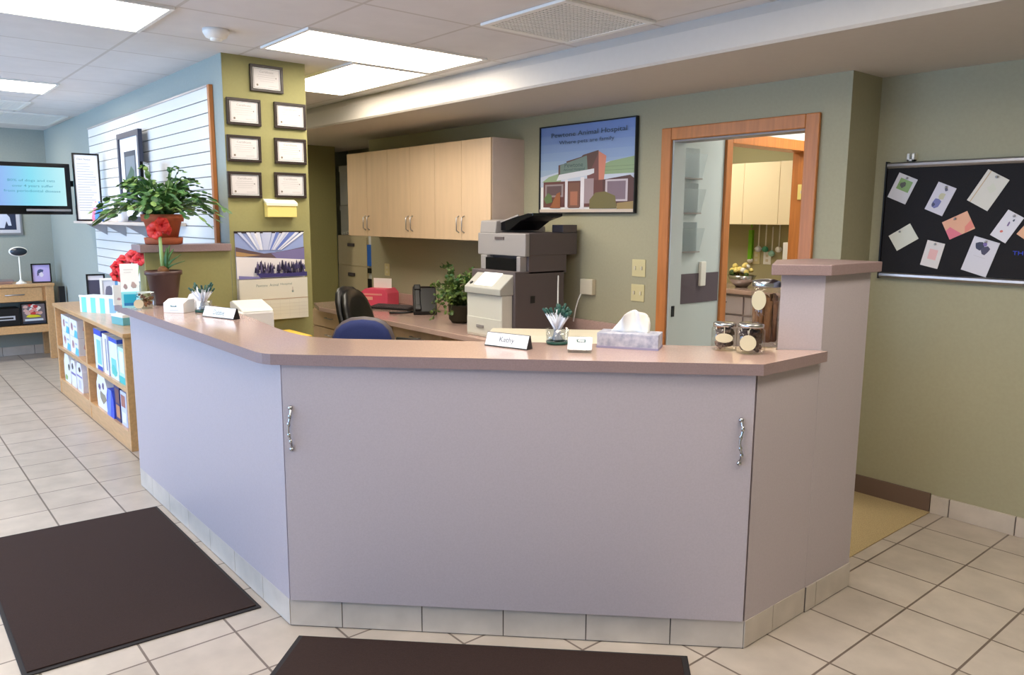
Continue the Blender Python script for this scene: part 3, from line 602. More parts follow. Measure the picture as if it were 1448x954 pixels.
# ================================================================== PRINTER
X0, X1 = -4.47, -3.985
t = thing('office_printer', 'tall grey and white office printer with scanner on the back desk', 'printer', (0, 0, .741))
def lz(z): return z-.74
MB().box((X0, 3.38, 0), (X1, 3.84, .46), M_['dgrey']).build('body', t, bev=.006)
MB().box((-4.40, 3.285, 0), (-4.01, 3.38, .30), M_['lgrey']).build('front_cover', t, bev=.006)
MB().box((-4.395, 3.281, .015), (-4.015, 3.286, .135), M_['lgrey']).build('paper_drawer', t, bev=.003)
MB().box((-4.28, 3.274, .065), (-4.20, 3.282, .085), M_['mgrey']).build('drawer_handle', t, bev=.002)
cp = MB().xprism([(3.265, .30), (3.265, .345), (3.40, .455), (3.42, .44), (3.42, .30)], -4.405, -4.005, mat('panel_grey', (176, 176, 170), .4)).build('control_panel', t, bev=.006)
sl = math.atan2(.11, .135); S = MB(); S.T = Matrix.Translation((-4.205, 3.265, .345)) @ Matrix.Rotation(sl, 4, 'X')
scr = mat('lit_touch_screen', (244, 246, 240), .2, emit=.9)
S.box((-.11, .025, .0), (.09, .155, .004), scr); S.build('touch_screen', t); S2 = MB(); S2.T = S.T; S2.lathe([(.013, 0), (.013, .005)], M_['black'], (-.155, .04, 0)); S2.build('power_button', t)
MB().box((X0+.03, 3.44, .46), (X0+.10, 3.50, .56), M_['mgrey']).build('tray_post', t, bev=.004)
MB().box((X1-.06, 3.44, .44), (X1-.02, 3.50, .56), M_['mgrey']).build('tray_post', t, bev=.004)
MB().box((X0+.08, 3.50, .44), (X1, 3.86, .57), M_['dgrey']).build('neck', t, bev=.004)
MB().box((X0+.10, 3.43, .455), (X1-.06, 3.52, .545), M_['gloss']).build('output_slot', t)
MB().box((-4.50, 3.46, .56), (-3.975, 3.50, .715), M_['mgrey']).build('scanner_front', t, bev=.006)
MB().box((-4.495, 3.50, .565), (-3.98, 3.96, .72), M_['dgrey']).build('scanner', t, bev=.008)
MB().box((-4.30, 3.455, .67), (-4.20, 3.461, .69), M_['dgrey']).build('name_strip', t)
MB().xprism([(3.47, .715), (3.48, .80), (3.60, .81), (3.66, .80), (3.95, .76), (3.95, .715)], -4.49, -4.31, M_['mgrey']).build('document_feeder', t, bev=.006)
MB().yprism([(-4.31, .735), (-4.31, .79), (-4.02, .855), (-3.97, .855), (-3.97, .835), (-4.10, .80), (-4.22, .735)], 3.52, 3.80, M_['gloss']).build('feeder_tray', t, bev=.003)
MB().yprism([(-4.315, .787), (-4.315, .795), (-4.12, .845), (-4.115, .835)], 3.515, 3.525, M_['mgrey']).build('tray_edge', t)
MB().box((-4.10, 3.82, .72), (-3.985, 3.96, .775), M_['dgrey']).build('rear_hinge', t, bev=.004)
MB().box((X1-.001, 3.52, .24), (X1+.002, 3.56, .29), M_['black']).build('side_latch', t)
pr = t
p = onz(790, 468, .74); t = thing('antenna_wand', 'thin white upright wand standing beside the printer', 'wand', (-3.90, 3.70, .741)); MB().lathe([(.03, 0), (.03, .008), (.006, .014), (.005, .42), (.003, .43)], M_['white'], seg=12).build('rod', t)

# desk items
p = onz(538, 430, .74); t = thing('gift_box', 'bright pink ribbon gift box on the back desk', 'box', (-6.42, 3.74, .741), R(30))
MB().yprism([(-.16, 0), (-.16, .10), (-.08, .16), (.12, .16), (.16, .12), (.16, 0)], -.10, .12, M_['pink']).build('body', t, bev=.006)
mb = MB(); mb.box((-.17, -.104, .055), (.0, -.10, .085), mat('pale_pink_ribbon', (244, 176, 160), .5)).box((-.10, -.105, .10), (.10, -.10, .115), mat('peach_ribbon', (240, 160, 150), .5)); mb.build('ribbon', t)
MB().box((-.06, .03, .16), (.13, .036, .25), M_['paper']).build('card_insert', t)
p = onz(556, 434, .74); t = thing('keyboard', 'slim black keyboard beside the pink box', 'keyboard', (-6.05, 3.68, .741), R(25))
MB().xprism([(-.08, 0), (-.08, .014), (.08, .03), (.08, 0)], -.21, .21, M_['black']).build('base', t, bev=.003)
mb = MB()
for j in range(5):
    for i in range(15): mb.box((-.198+i*.0265, -.068+j*.027, .0145+j*.0027), (-.176+i*.0265, -.046+j*.027, .0235+j*.0027), M_['dgrey'])
mb.build('keys', t)
t = thing('desk_phone', 'black desk phone standing upright on the back desk', 'phone', (-5.60, 3.72, .741), R(60))
MB().xprism([(-.12, 0), (-.13, .03), (-.02, .22), (.02, .235), (.05, .20), (-.055, .0)], -.10, .10, M_['black']).build('body', t, bev=.008)
MB().xprism([(.10, 0), (.02, .2), (.035, .2), (.13, 0)], -.08, .08, M_['black']).build('stand', t, bev=.003)
hs = MB(); hs.T = Matrix.Translation((-.062, -.105, .055)) @ Matrix.Rotation(R(-30), 4, 'X'); hs.box((-.025, -.028, -.02), (.025, 0, .20), M_['black']); hs.box((-.028, -.04, .16), (.028, 0, .21), M_['black']); hs.box((-.028, -.04, -.03), (.028, 0, .02), M_['black']); hs.build('handset', t, bev=.008)
hs = MB(); hs.T = Matrix.Translation((.03, -.072, .112)) @ Matrix.Rotation(R(-30), 4, 'X')
hs.box((-.03, -.006, .06), (.06, 0, .11), mat('phone_display', (150, 180, 220), .3))
hs.build('display', t); hs2 = MB(); hs2.T = hs.T
for j in range(4):
    for i in range(3): hs2.box((-.025+i*.028, -.006, -.07+j*.028), (-.006+i*.028, 0, -.052+j*.028), M_['lgrey'])
hs2.build('key_pad', t)
MB().tube([(-.3, -.02, .01), (-.22, -.04, .012), (-.15, -.02, .012), (-.10, -.03, .02)], .01, M_['black']).build('cord', t)
t = thing('trailing_plant', 'leafy green trailing plant beside the printer', 'plant', (-4.93, 3.62, .741))
MB().lathe([(.07, 0), (.095, .03), (.10, .13), (.107, .14), (.10, .145), (.085, .13)], mat('dark_basket', (52, 48, 34), .8)).build('pot', t)
MB().lathe([(.088, .125), (.01, .135)], M_['soil']).build('soil', t)
lf = MB(); st = MB(); rr = random.Random(11)
for i in range(66):
    a = rr.uniform(0, 2*pi); out = rr.uniform(.08, .30); hgt = rr.uniform(.08, .36)*(1.15-out*1.6); P0 = Vector((.04*cos(a), .04*sin(a), .13)); pp = [P0]
    droop = rr.uniform(.05, .22)*(out/.2)
    for k in range(1, 7): tt = k/6; pp.append(Vector((cos(a)*(.04+out*tt), sin(a)*(.04+out*tt)*.8, .13+hgt*sin(tt*pi*.6)*1.0-droop*tt*tt*(1 if i % 2 else .1))))
    for q_ in pp: q_.z = max(q_.z, .03); q_.y = min(q_.y, .30)
    st.tube(pp, .0022, M_['leaf2'], 4)
    for k in range(1, 7):
        for s_ in range(3):
            d = Vector((rr.uniform(-1, 1), rr.uniform(-1, 1), rr.uniform(-.3, .8))); lf.pad(pp[k], d, Vector((rr.uniform(-1, 1), rr.uniform(-1, 1), rr.uniform(-1, 1))), rr.uniform(.025, .045), rr.uniform(.009, .015), M_['leaf2'] if rr.random() < .8 else M_['leaf'], .15)
lf.build('leaves', t); st.build('stems', t)

# office chairs
def chair(name, label, loc, rz, bh, bw, fab, rim, zb0, zb1):
    t = thing(name, label, 'chair', loc, rz)         # local: back is at +Y, sitter looks to -Y
    pts = []
    mb = MB(); n = 20; prof = []
    for i in range(n):
        a = 2*pi*i/n; e = 2.6; cx = abs(cos(a))**(2/e)*(1 if cos(a) > 0 else -1); cz = abs(sin(a))**(2/e)*(1 if sin(a) > 0 else -1); prof.append((cx*bw/2, (zb0+zb1)/2+cz*(zb1-zb0)/2))
    def shell(y0, sc, dy, m):
        vs = []
        for s_, yy in ((sc, y0), (sc, y0+dy), (sc*.8, y0+dy*1.5)):
            for x, z in prof: zz = (zb0+zb1)/2+(z-(zb0+zb1)/2)*s_; xx = x*s_; vs.append((xx, yy-.35*xx*xx+(.28 if name == 'executive_chair' else .12)*(zz-zb0), zz))
        fs = [tuple(range(n))]+[tuple(2*n+i for i in range(n))[::-1]]+[(j*n+i, j*n+(i+1) % n, (j+1)*n+(i+1) % n, (j+1)*n+i) for j in range(2) for i in range(n)]
        return MB().add(vs, fs, m, None, True)
    shell(.23, 1.0, .03, rim).build('back_shell', t); shell(.225, .93, -.035, fab).build('backrest', t)
    MB().prism([(x*.25, y*.24) for x, y in [(cos(2*pi*i/24), sin(2*pi*i/24)) for i in range(24)]], .44, .51, fab).build('seat', t, bev=.02, seg=3)
    MB().tube([(0, .05, .43), (0, .22, .43), (0, .29, .50), (0, .30, zb0+.12)], .018, M_['black']).build('back_bracket', t)
    MB().lathe([(.03, .10), (.03, .26), (.018, .27), (.018, .44)], M_['chrome'], seg=16).build('gas_lift', t)
    for k in range(5):
        a = 2*pi*k/5+.3; l = MB().tube([(.02*cos(a), .02*sin(a), .13), (.28*cos(a), .28*sin(a), .075)], [.022, .014], M_['black']).build('base_leg', t)
        MB().ball((.29*cos(a), .29*sin(a), .03), (.028, .028, .03), M_['black']).build('caster', l)
    for s_ in (-1, 1): MB().tube([(s_*.22, 0, .44), (s_*.27, 0, .50), (s_*.27, -.10, .64), (s_*.27, .12, .645)], .014, M_['black']).build('armrest', t) if name == 'executive_chair' else None
chair('executive_chair', 'black high backed office chair at the back desk', (-4.80, 2.93, 0), R(122), .5, .42, mat('black_leather', (24, 23, 22), .3), M_['black'], .50, 1.06)
chair('office_chair', 'blue backed office chair directly behind the counter', (-4.00, 2.16, 0), R(48), .4, .40, M_['blue'], M_['dgrey'], .55, .955)

# alcove beyond the cabinets
t = thing('filing_cabinet', 'tall tan metal filing cabinet in the alcove', 'cabinet', (-8.28, 4.3, 0))
MB().box((0, .01, 0), (.69, .7, 1.355), M_['tan']).build('body', t, bev=.004)
for k in range(4):
    d = MB().box((.012, 0, .02+k*.333), (.678, .012, .343+k*.333), M_['tan']).build('drawer', t, bev=.003)
    MB().box((.27, -.02, .235+k*.333), (.41, 0, .27+k*.333), M_['dgrey']).build('handle', d, bev=.004)
t = thing('storage_carton', 'beige carton on top of the filing cabinet', 'box', (-8.26, 4.34, 1.358)); MB().box((0, 0, 0), (.5, .42, .33), M_['lgrey']).build('body', t, bev=.003); MB().box((-.005, -.005, .28), (.505, .425, .335), M_['lgrey']).build('lid', t)
mb = MB()
for i in range(3): mb.ball((.1+i*.06, -.008, .02), (.022, .012, .018), M_['white'])
mb.build('white_tabs', t)
t = thing('storage_carton', 'white carton stacked on the beige carton', 'box', (-8.26, 4.34, 1.696)); MB().box((0, 0, 0), (.5, .4, .44), M_['white']).build('body', t, bev=.003); MB().box((-.005, -.005, .38), (.505, .405, .445), M_['white']).build('lid', t)
a = ony(518, 333, 4.26); w = .16
t = thing('supply_rack', 'narrow rack with a blue panel between filing cabinet and wall end', 'rack', (a.x+.008, 4.26, 0)); R_ = lambda py: ony(521, py, 4.26).z
MB().box((0, .02, 0), (w, .05, R_(330)+.03), M_['white']).build('frame', t); MB().box((0, 0, R_(376)), (w, .019, R_(346)), mat('bright_blue_card', (50, 112, 214), .5)).build('blue_panel', t)
MB().box((0, -.0, R_(386)), (w, .019, R_(379)), M_['black']).build('clip_box', t); MB().box((0, 0, .3), (w, .019, R_(394)), M_['black']).build('lower_bin', t)

# ================================================================== COUNTER ITEMS
ZT = 1.0703
def nameplate(label, a, b, txt, ink, hgt=.052):
    P = onz(*a, ZT); Q = onz(*b, ZT); d = Q-P; w = d.length; rz = math.atan2(d.y, d.x); c = (P+Q)/2
    t = thing('name_plate', label, 'sign', c, rz)
    MB().xprism([(0, 0), (.022, hgt), (.026, hgt), (.04, 0)], -w/2, w/2, M_['black']).build('holder', t)
    mb = MB(); mb.T = Matrix.Rotation(-math.atan2(.022, hgt), 4, 'X') @ Matrix.Translation((0, -.0006, 0)); L = math.hypot(.022, hgt)
    mb.box((-w/2+.002, -.001, .004), (w/2-.002, 0, L-.002), M_['ink'], (242, 246, 246)); art(mb, -w/2, 0, w, L, -.0015, [('t', ink, txt, .33, .26, .68, .72)]); mb.build('face', t)
nameplate('white desk name plate reading Kathy, in front of the printer', (685, 488), (745, 495), 'Kathy', (90, 96, 110))
nameplate('white desk name plate reading Debbie, below the calendar', (286, 447), (330, 452), 'Debbie', (90, 120, 124))

def pen_cup(label, loc, s=1.0, seed=1, n=16):
    t = thing('pen_cup', label, 'cup', loc); rr = random.Random(seed)
    MB().lathe([(.040*s, 0), (.042*s, .01), (.044*s, .06*s), (.041*s, .06*s), (.038*s, .012)], M_['acrylic'], seg=24).build('cup', t)
    MB().lathe([(.041*s, .001), (.043*s, .012)], M_['green'], seg=24).build('cup_base', t)
    for i in range(n):
        a = rr.uniform(0, 2*pi); b = a+rr.uniform(-.6, .6); P0 = Vector((.02*cos(a+pi), .02*sin(a+pi), .018)); P1 = Vector((.058*cos(b)*rr.uniform(.4, 1), .058*sin(b)*rr.uniform(.4, 1), .11*s)); d = (P1-P0).normalized(); L = rr.uniform(.125, .15)*s
        pn = MB().tube([P0, P0+d*L*.84], .0047, M_['pale'], 8).tube([P0+d*L*.84, P0+d*L], .005, M_['green'], 8).build('pen', t)
        MB().tube([P0+d*L*.78+Vector((.006, -.003, 0)), P0+d*L*.98+Vector((.005, -.003, 0))], .0016, M_['green'], 5).build('clip', pn)
p = onz(788, 486, ZT); pen_cup('clear cup of white pens with green caps beside the Kathy plate', p, 1.05, 4, 26)
p = onz(288, 441, ZT); pen_cup('clear cup of white pens with green caps beside the Debbie plate', p, 1.0, 9, 24)
def cardholder(label, loc, rz, w=.10):
    t = thing('business_card_holder', label, 'holder', loc, rz)
    MB().xprism([(-.035, 0), (-.035, .012), (.01, .055), (.02, .055), (.03, 0)], -w/2, w/2, M_['acrylic']).build('stand', t, bev=.001)
    mb = MB(); mb.T = Matrix.Translation((0, -.028, .0125)) @ Matrix.Rotation(R(-46), 4, 'X'); mb.box((-.045, -.004, .0), (.045, .004, .055), M_['ink'], (240, 242, 246))
    art(mb, -.045, 0, .09, .055, -.0045, [('r', (60, 90, 92), .36, .55, .74, .80), ('r', (220, 226, 226), .42, .62, .68, .74), ('r', (190, 196, 200), .3, .3, .8, .33)]); mb.build('cards', t)
p = onz(820, 497, ZT); cardholder('clear business card holder with a stack of cards beside the tissue box', p, R(42), .085)
t = thing('leaflet_box', 'white card box with a small green emblem in front of the brown pot', 'box', onz(253, 441, ZT), R(35))
MB().xprism([(-.04, 0), (-.04, .05), (.0, .068), (.05, .068), (.05, 0)], -.06, .06, M_['white']).build('body', t, bev=.002)
mb = MB(); art(mb, -.06, 0, .12, .05, -.0405, [('r', (90, 132, 130), .36, .62, .66, .78), ('r', (236, 240, 240), .42, .72, .60, .80), ('r', (180, 190, 190), .3, .25, .75, .3)]); mb.build('printed_emblem', t)
# tissue box
a = onz(845, 491, ZT); b = onz(929, 496, ZT); d = b-a; rz = math.atan2(d.y, d.x); w = d.length
t = thing('tissue_box', 'patterned grey tissue box with a tissue pulled up', 'box', (a+b)/2, rz); w = .235
tm = mat('floral_grey_card', (196, 196, 206), .6, col2=(150, 154, 176), scale=38)
MB().box((-w/2, 0, 0), (w/2, .115, .058), tm).build('box', t, bev=.002)
MB().box((-w/2-.001, -.001, 0), (w/2+.001, .116, .008), mat('lilac_band', (150, 146, 176), .6)).build('band', t)
def tissue_mesh(sw, sh):
    mb = MB(); nx, nz = 14, 8; vs = []
    for j in range(nz+1):
        tz = j/nz
        for i in range(nx+1):
            u = i/nx*2-1; ww = sw*(1-.35*tz**1.3)
            vs.append((u*ww+.02*tz, .055+.02*sin(u*6+tz*3)*(.4+tz)+.01*u*tz, .056+sh*tz*(1-.35*abs(u)**2.2)))
    fs = [(j*(nx+1)+i, j*(nx+1)+i+1, (j+1)*(nx+1)+i+1, (j+1)*(nx+1)+i) for j in range(nz) for i in range(nx)]
    mb.add(vs, fs, M_['paper'], None, True); return mb
o = tissue_mesh(.075, .088).build('tissue', t); sd = o.modifiers.new('s', 'SOLIDIFY'); sd.thickness = .0015
# cream machine and trays behind the counter
t = thing('receipt_printer', 'long cream machine behind the counter with a grey vent panel', 'printer', (-2.36, 2.40, .76), R(45))
MB().xprism([(-.12, 0), (-.12, .275), (-.09, .305), (.12, .305), (.12, 0)], -.42, .27, M_['cream']).build('body', t, bev=.008)
mb = MB()
for k in range(6): mb.box((-.24, -.1215, .18+k*.014), (-.03, -.119, .187+k*.014), M_['mgrey'])
mb.build('vent_slots', t)
t = thing('paper_tray', 'white letter tray behind the Debbie name plate', 'tray', (-4.22, 1.62, .76), R(-6))
MB().box((-.14, -.07, 0), (.12, .12, .29), M_['white']).build('body', t, bev=.01); MB().yprism([(-.14, .29), (-.14, .325), (-.09, .335), (.08, .305), (.12, .29)], -.05, .12, M_['lgrey']).build('raised_lid', t, bev=.006)
t = thing('paper_stack', 'white folded napkin behind the pens near the brown pot', 'paper', (-4.36, 1.40, ZT), R(40)); MB().yprism([(-.06, 0), (-.02, .07), (.02, .085), (.05, .03), (.06, 0)], -.03, .03, M_['paper']).build('sheets', t)
t = thing('file_folder', 'yellow folder lying under the wall calendar', 'folder', (-4.44, 1.92, .76), R(0)); MB().box((-.16, -.10, 0), (.16, .12, .10), mat('yellow_card', (214, 176, 60), .6)).build('cover', t, bev=.002); MB().box((-.15, -.105, .01), (.155, .11, .09), M_['paper']).build('sheets', t)
t = thing('notebook', 'dark blue notebook stack beside the yellow folder', 'book', (-3.95, 1.85, .76), R(-12)); MB().box((-.14, -.10, 0), (.14, .10, .12), mat('navy_cover', (66, 70, 120), .5)).build('cover', t, bev=.003); MB().box((-.135, -.103, .01), (.138, .095, .11), M_['paper']).build('pages', t)

# glass treat jars
def jar(label, px, py, r, h, fill, nfill, tagpos, tagr, seed, tagsh=(1, 1), lidm='chrome', shape='bone', dome=False):
    p = onz(px, py, ZT); c = Vector((p.x, p.y, ZT)); dr = Vector((c.x, c.y, 0)).normalized(); c = c+dr*r
    t = thing('treat_jar', label, 'jar', c, facing(c)); rr = random.Random(seed)
    MB().lathe([(r*.9, 0), (r, .008), (r, h*.78), (r*.86, h*.86), (r*.84, h*.9)], M_['glass'], seg=36).build('glass_body', t)
    MB().lathe([(r*.84, h*.88), (r*.87, h*.885), (r*.87, h*.91), (r*.84, h*.915), (r*.80, h*.905), (r*.81, h*.885)], mat('glass_rim_tint', (205, 215, 215), .1), seg=32).build('rim', t) if lidm == 'none' else None
    if lidm == 'chrome':
        pl = [(r*.88, h*.87), (r*.9, h*.875), (r*.9, h*.97), (r*.84, h), (.002, h)] if not dome else [(r*.95, h*.88), (r*.97, h*.89), (r*.97, h*.945), (r*.9, h*.965), (r*.5, h*.99), (.002, h)]
        MB().lathe(pl, M_['chrome'], seg=36).build('metal_lid', t)
    mb = MB()
    for i in range(nfill):
        a = rr.uniform(0, 2*pi); rad = r*(.76 if shape == 'stick' else .56)*math.sqrt(rr.random())
        if shape == 'stick':
            x, y = rad*cos(a), rad*sin(a); dx, dy = rr.uniform(-.006, .006), rr.uniform(-.006, .006); z0 = .018+rr.uniform(0, .01); mb.tube([(x, y, z0), (x+dx, y+dy, z0+h*rr.uniform(.52, .68))], .0068, fill, 7)
        else:
            x, y, z = rad*cos(a), rad*sin(a), .016+rr.random()*h*.60; v = Vector((rr.uniform(-1, 1), rr.uniform(-1, 1), rr.uniform(-.5, .5))).normalized()*.012; mb.tube([(x-v.x, y-v.y, z-v.z*.6), (x, y, z), (x+v.x, y+v.y, z+v.z*.6)], [.0075, .0052, .0075], fill, 6)
    mb.build('treats', t)
    if tagr:
        tg = MB(); tg.T = Matrix.Translation((tagpos[0], -r-.004, tagpos[1])) @ Matrix.Rotation(pi/2, 4, 'X') @ Matrix.Rotation(tagsh[0] if False else 0, 4, 'Z')
        tg.lathe([(tagr, 0), (tagr, .002)], mat('cream_card_tag', (208, 198, 168), .7) if 'cream_card_tag' not in bpy.data.materials else bpy.data.materials['cream_card_tag'], seg=24, sq=tagsh); tg.sm = [False]*len(tg.sm); tg.build('paper_tag', t)
        MB().tube([(tagpos[0], -r-.005, tagpos[1]+tagr*.85*tagsh[1]), (tagpos[0]*.6, -r*.95-.003, h*.84), (0, -r*.93, h*.86)], .0012, M_['cream'], 5).build('tag_string', t)
jar('small treat jar with an oval tag, beside the dark treat jar', 1023, 497, .047, .105, M_['bisc3'], 130, (.0, .052), .028, 21, (1.15, .62))
jar('treat jar of dark treats with a round cream tag', 1060, 502, .052, .112, M_['bisc2'], 210, (-.008, .045), .029, 22)
jar('tall treat jar filled with brown stick treats', 1079, 492, .056, .265, M_['bisc'], 80, (-.025, .185), .033, 23, (.8, 1.15), shape='stick', dome=True)
jar('round glass jar with a white tag beside the turquoise brochure box', 207, 437, .05, .095, M_['bisc'], 16, (-.035, .03), .024, 24, lidm='none')

# brochure holders at the counter's far end
p = onz(186, 434, ZT)
t = thing('brochure_holder', 'white brochure standing in a turquoise holder at the counter end', 'holder', p, facing(p))
mb = MB().box((-.045, -.02, 0), (.045, .02, .085), M_['ink'], (150, 226, 236)); art(mb, -.045, 0, .09, .085, -.0205, [('r', (40, 170, 200), .12, .12, .88, .85), ('p', (40, 120, 180), [(.12, .12), (.6, .12), (.7, .3), (.12, .3)])]); mb.build('turquoise_front', t)
mb = MB().box((-.045, .0, .0), (.045, .008, .235), M_['ink'], (244, 244, 242)); art(mb, -.045, 0, .09, .235, -.0005, [blob((176, 150, 150), .25, .48, .14, .07, rn), blob((186, 160, 156), .7, .50, .16, .09, rn), ('r', (190, 190, 190), .2, .86, .7, .87), ('r', (200, 200, 200), .2, .8, .6, .81)]); mb.build('brochure', t)
p = onz(169, 431, ZT); t = thing('brochure', 'small white leaflet standing beside the turquoise holder', 'leaflet', p, facing(p)+.3)
mb = MB().box((-.028, 0, 0), (.028, .012, .11), M_['ink'], (244, 244, 244)); art(mb, -.028, 0, .056, .11, -.0005, [blob((206, 170, 180), .5, .3, .2, .08, rn)]); mb.build('page', t)

# ---------------- plants at the counter end
def petal_flower(mb, c, rad, m, nrm, rr, n=6):
    nrm = Vector(nrm).normalized(); a0 = nrm.orthogonal().normalized(); b0 = nrm.cross(a0)
    for k in range(n):
        a = 2*pi*k/n+rr.uniform(-.1, .1); d = a0*cos(a)+b0*sin(a); vs = []; L = rad
        prev = Vector(c)
        for j, (t_, w_) in enumerate(((0, .12), (.35, .42), (.7, .46), (1, .08))):
            pt = Vector(c)+d*L*t_+nrm*L*(.35*sin(t_*pi*.75)); sd = nrm.cross(d)*L*w_; vs += [tuple(pt-sd), tuple(pt+nrm*-.06*L), tuple(pt+sd)]
        fs = []
        for j in range(3):
            for i in range(2): fs.append((j*3+i, j*3+i+1, (j+1)*3+i+1, (j+1)*3+i))
        mb.add(vs, fs, m, None, True)
p = onz(234, 432, ZT); c = Vector((p.x, p.y, ZT))+Vector((p.x, p.y, 0)).normalized()*.07
t = thing('potted_amaryllis', 'red amaryllis bloom on a tall stem in a brown pot', 'plant', c, 0)
MB().lathe([(.062, 0), (.064, .015), (.088, .165), (.098, .168), (.098, .19), (.09, .19), (.082, .165)], M_['brownpot'], seg=36).build('pot', t)
MB().lathe([(.084, .16), (.03, .178), (.005, .18)], M_['soil']).build('soil', t)
MB().lathe([(.018, .165), (.032, .18), (.028, .2), (.012, .215)], M_['bisc'], seg=14).build('bulb', t)
MB().tube([(0, 0, .18), (-.004, -.004, .28), (-.004, -.006, .40)], [.011, .010, .008], M_['stem']).build('stalk', t)
ri = Vector((cos(YAW), sin(YAW), 0)); mb = MB()
for (dx, L, up_) in ((.05, .16, .12), (.09, .15, .09), (.03, .15, .14), (.11, .13, .055), (.015, .12, .13)):
    pts_ = [Vector((.01, .01, .19))+ri*dx*tt*tt+Vector((0, 0, up_*tt)) for tt in (0, .3, .6, 1)]; vs = []
    for j, q_ in enumerate(pts_): ww = (.010, .011, .009, .002)[j]; vs += [tuple(q_-ri*ww), tuple(q_+Vector((.3*ww, .9*ww, 0))*.4), tuple(q_+ri*ww)]
    mb.add(vs, [(j*3+i, j*3+i+1, j*3+i+4, j*3+i+3) for j in range(3) for i in range(2)], M_['leaf'], None, True)
o = mb.build('leaves', t); sd = o.modifiers.new('s', 'SOLIDIFY'); sd.thickness = .003
tocam = Vector((-c.x, -c.y, .1)).normalized(); fl = MB(); rr = random.Random(2)
petal_flower(fl, Vector((-.026, -.02, .41)), .05, M_['red'], tocam-ri*.5, rr); petal_flower(fl, Vector((.018, .0, .44)), .046, M_['red'], tocam+ri*.3+Vector((0, 0, .3)), rr); petal_flower(fl, Vector((.0, .02, .42)), .042, M_['red'], Vector((-.3, .5, .2)), rr)
o = fl.build('blossom', t); sd = o.modifiers.new('s', 'SOLIDIFY'); sd.thickness = .0015
c = onz(190, 430, ZT); c = Vector((-4.735, 1.19, ZT))
t = thing('cut_flowers', 'bunch of coral red flowers behind the white brochure', 'flowers', c)
MB().lathe([(.022, 0), (.028, .03), (.02, .10), (.024, .11), (.018, .11)], M_['white'], seg=20).build('vase', t)
fl = MB(); stm = MB(); rr = random.Random(6)
for i, (dx, dz) in enumerate(((-.10, .155), (-.095, .20), (-.055, .235), (-.005, .262), (.035, .25), (-.06, .185))):
    hp = ri*dx+Vector((0, 0, dz)); stm.tube([(0, 0, .08), tuple(hp*.7), tuple(hp)], .004, M_['stem'], 6)
    petal_flower(fl, hp, .040, M_['coral'], tocam+Vector((rr.uniform(-.4, .4), rr.uniform(-.4, .4), rr.uniform(0, .6))), rr); petal_flower(fl, hp+Vector((0, 0, .012)), .028, M_['coral'], Vector((rr.uniform(-.4, .4), rr.uniform(-.4, .4), 1)), rr)
o = fl.build('petals', t); sd = o.modifiers.new('s', 'SOLIDIFY'); sd.thickness = .0015
stm.build('stems', t)

# Christmas cactus in terracotta pot on the planter wall
c = Vector((-4.74, 1.36, 1.4005)); t = thing('potted_cactus', 'large arching leafy cactus in a terracotta pot on the planter wall', 'plant', c)
MB().lathe([(.088, 0), (.10, .004), (.104, .038), (.09, .04)], M_['terra'], seg=36).build('saucer', t)
MB().lathe([(.072, .012), (.10, .13), (.112, .13), (.116, .17), (.104, .17), (.095, .14)], M_['terra'], seg=36).build('pot', t)
MB().lathe([(.1, .15), (.01, .16)], M_['soil']).build('soil', t)
rr = random.Random(8); lf = MB()
for i in range(135):
    a = rr.uniform(0, 2*pi); reach = rr.uniform(.10, .36); rise = rr.uniform(.07, .17)+(.07 if reach < .22 else 0); droop = rr.uniform(.05, .15)*(reach/.35)**1.5; n = 8; prev = None
    if i % 11 == 0: rise += .10; reach *= .6
    sx = 1.0
    for k in range(n+1):
        tt = k/n; rad = .03+reach*tt; z = .16+rise*sin(min(1, tt*1.2)*pi*.55)*1.0-droop*tt*tt
        pt = Vector((cos(a)*rad+rr.uniform(-.008, .008), sin(a)*rad+rr.uniform(-.008, .008), z))
        if c.y+pt.y > 1.685: pt.y = 1.685-c.y-rr.uniform(0, .05)
        if prev is not None:
            d = pt-prev; w_ = d.cross(Vector((rr.uniform(-.4, .4), rr.uniform(-.4, .4), 1))); w_ = w_+Vector((0, 0, rr.uniform(-.5, .5)*w_.length)); lf.pad(prev-d*.08, d, w_, d.length*1.2, rr.uniform(.014, .022), M_['leaf'] if rr.random() < .75 else mat('light_cactus_green', (108, 140, 74), .45) if 'light_cactus_green' not in bpy.data.materials else bpy.data.materials['light_cactus_green'], .3)
        prev = pt
lf.build('foliage', t)

# ================================================================== BOOKSHELF AND ITS GOODS
BX0, BX1, BY0, BY1, BH = -7.80, -5.46, 1.28, 1.70, .80
t = thing('low_bookshelf', 'low light oak bookshelf of two bays beneath the slatwall', 'shelf', (BX0, BY0, 0)); Wd = BX1-BX0; dp = BY1-BY0; pn = M_['pine']
MB().box((-.01, -.01, BH-.03), (Wd+.01, dp, BH), pn).build('top_board', t, bev=.004)
for x0 in (0, Wd/2-.02, Wd-.04): MB().box((x0, 0, .0), (x0+.04, dp, BH-.03), pn).build('upright', t, bev=.003)
MB().box((.04, dp-.02, .12), (Wd-.04, dp, BH-.03), pn).build('back_board', t)
for x0 in (.04, Wd/2+.02):
    MB().box((x0, 0, .10), (x0+Wd/2-.06, dp-.02, .13), pn).build('shelf_board', t, bev=.003)
    MB().box((x0, 0, .40), (x0+Wd/2-.06, dp-.02, .43), pn).build('shelf_board', t, bev=.003)
MB().box((.04, 0.004, 0), (Wd-.04, .02, .10), pn).build('kick_board', t)
rn = random.Random(12)
def dogface(c1, c2, rnd_=rn): return [blob(c1, .5, .62, .25, .18, rnd_), blob(c2, .5, .5, .12, .1, rnd_), blob((60, 50, 50), .42, .66, .04, .03, rnd_)]
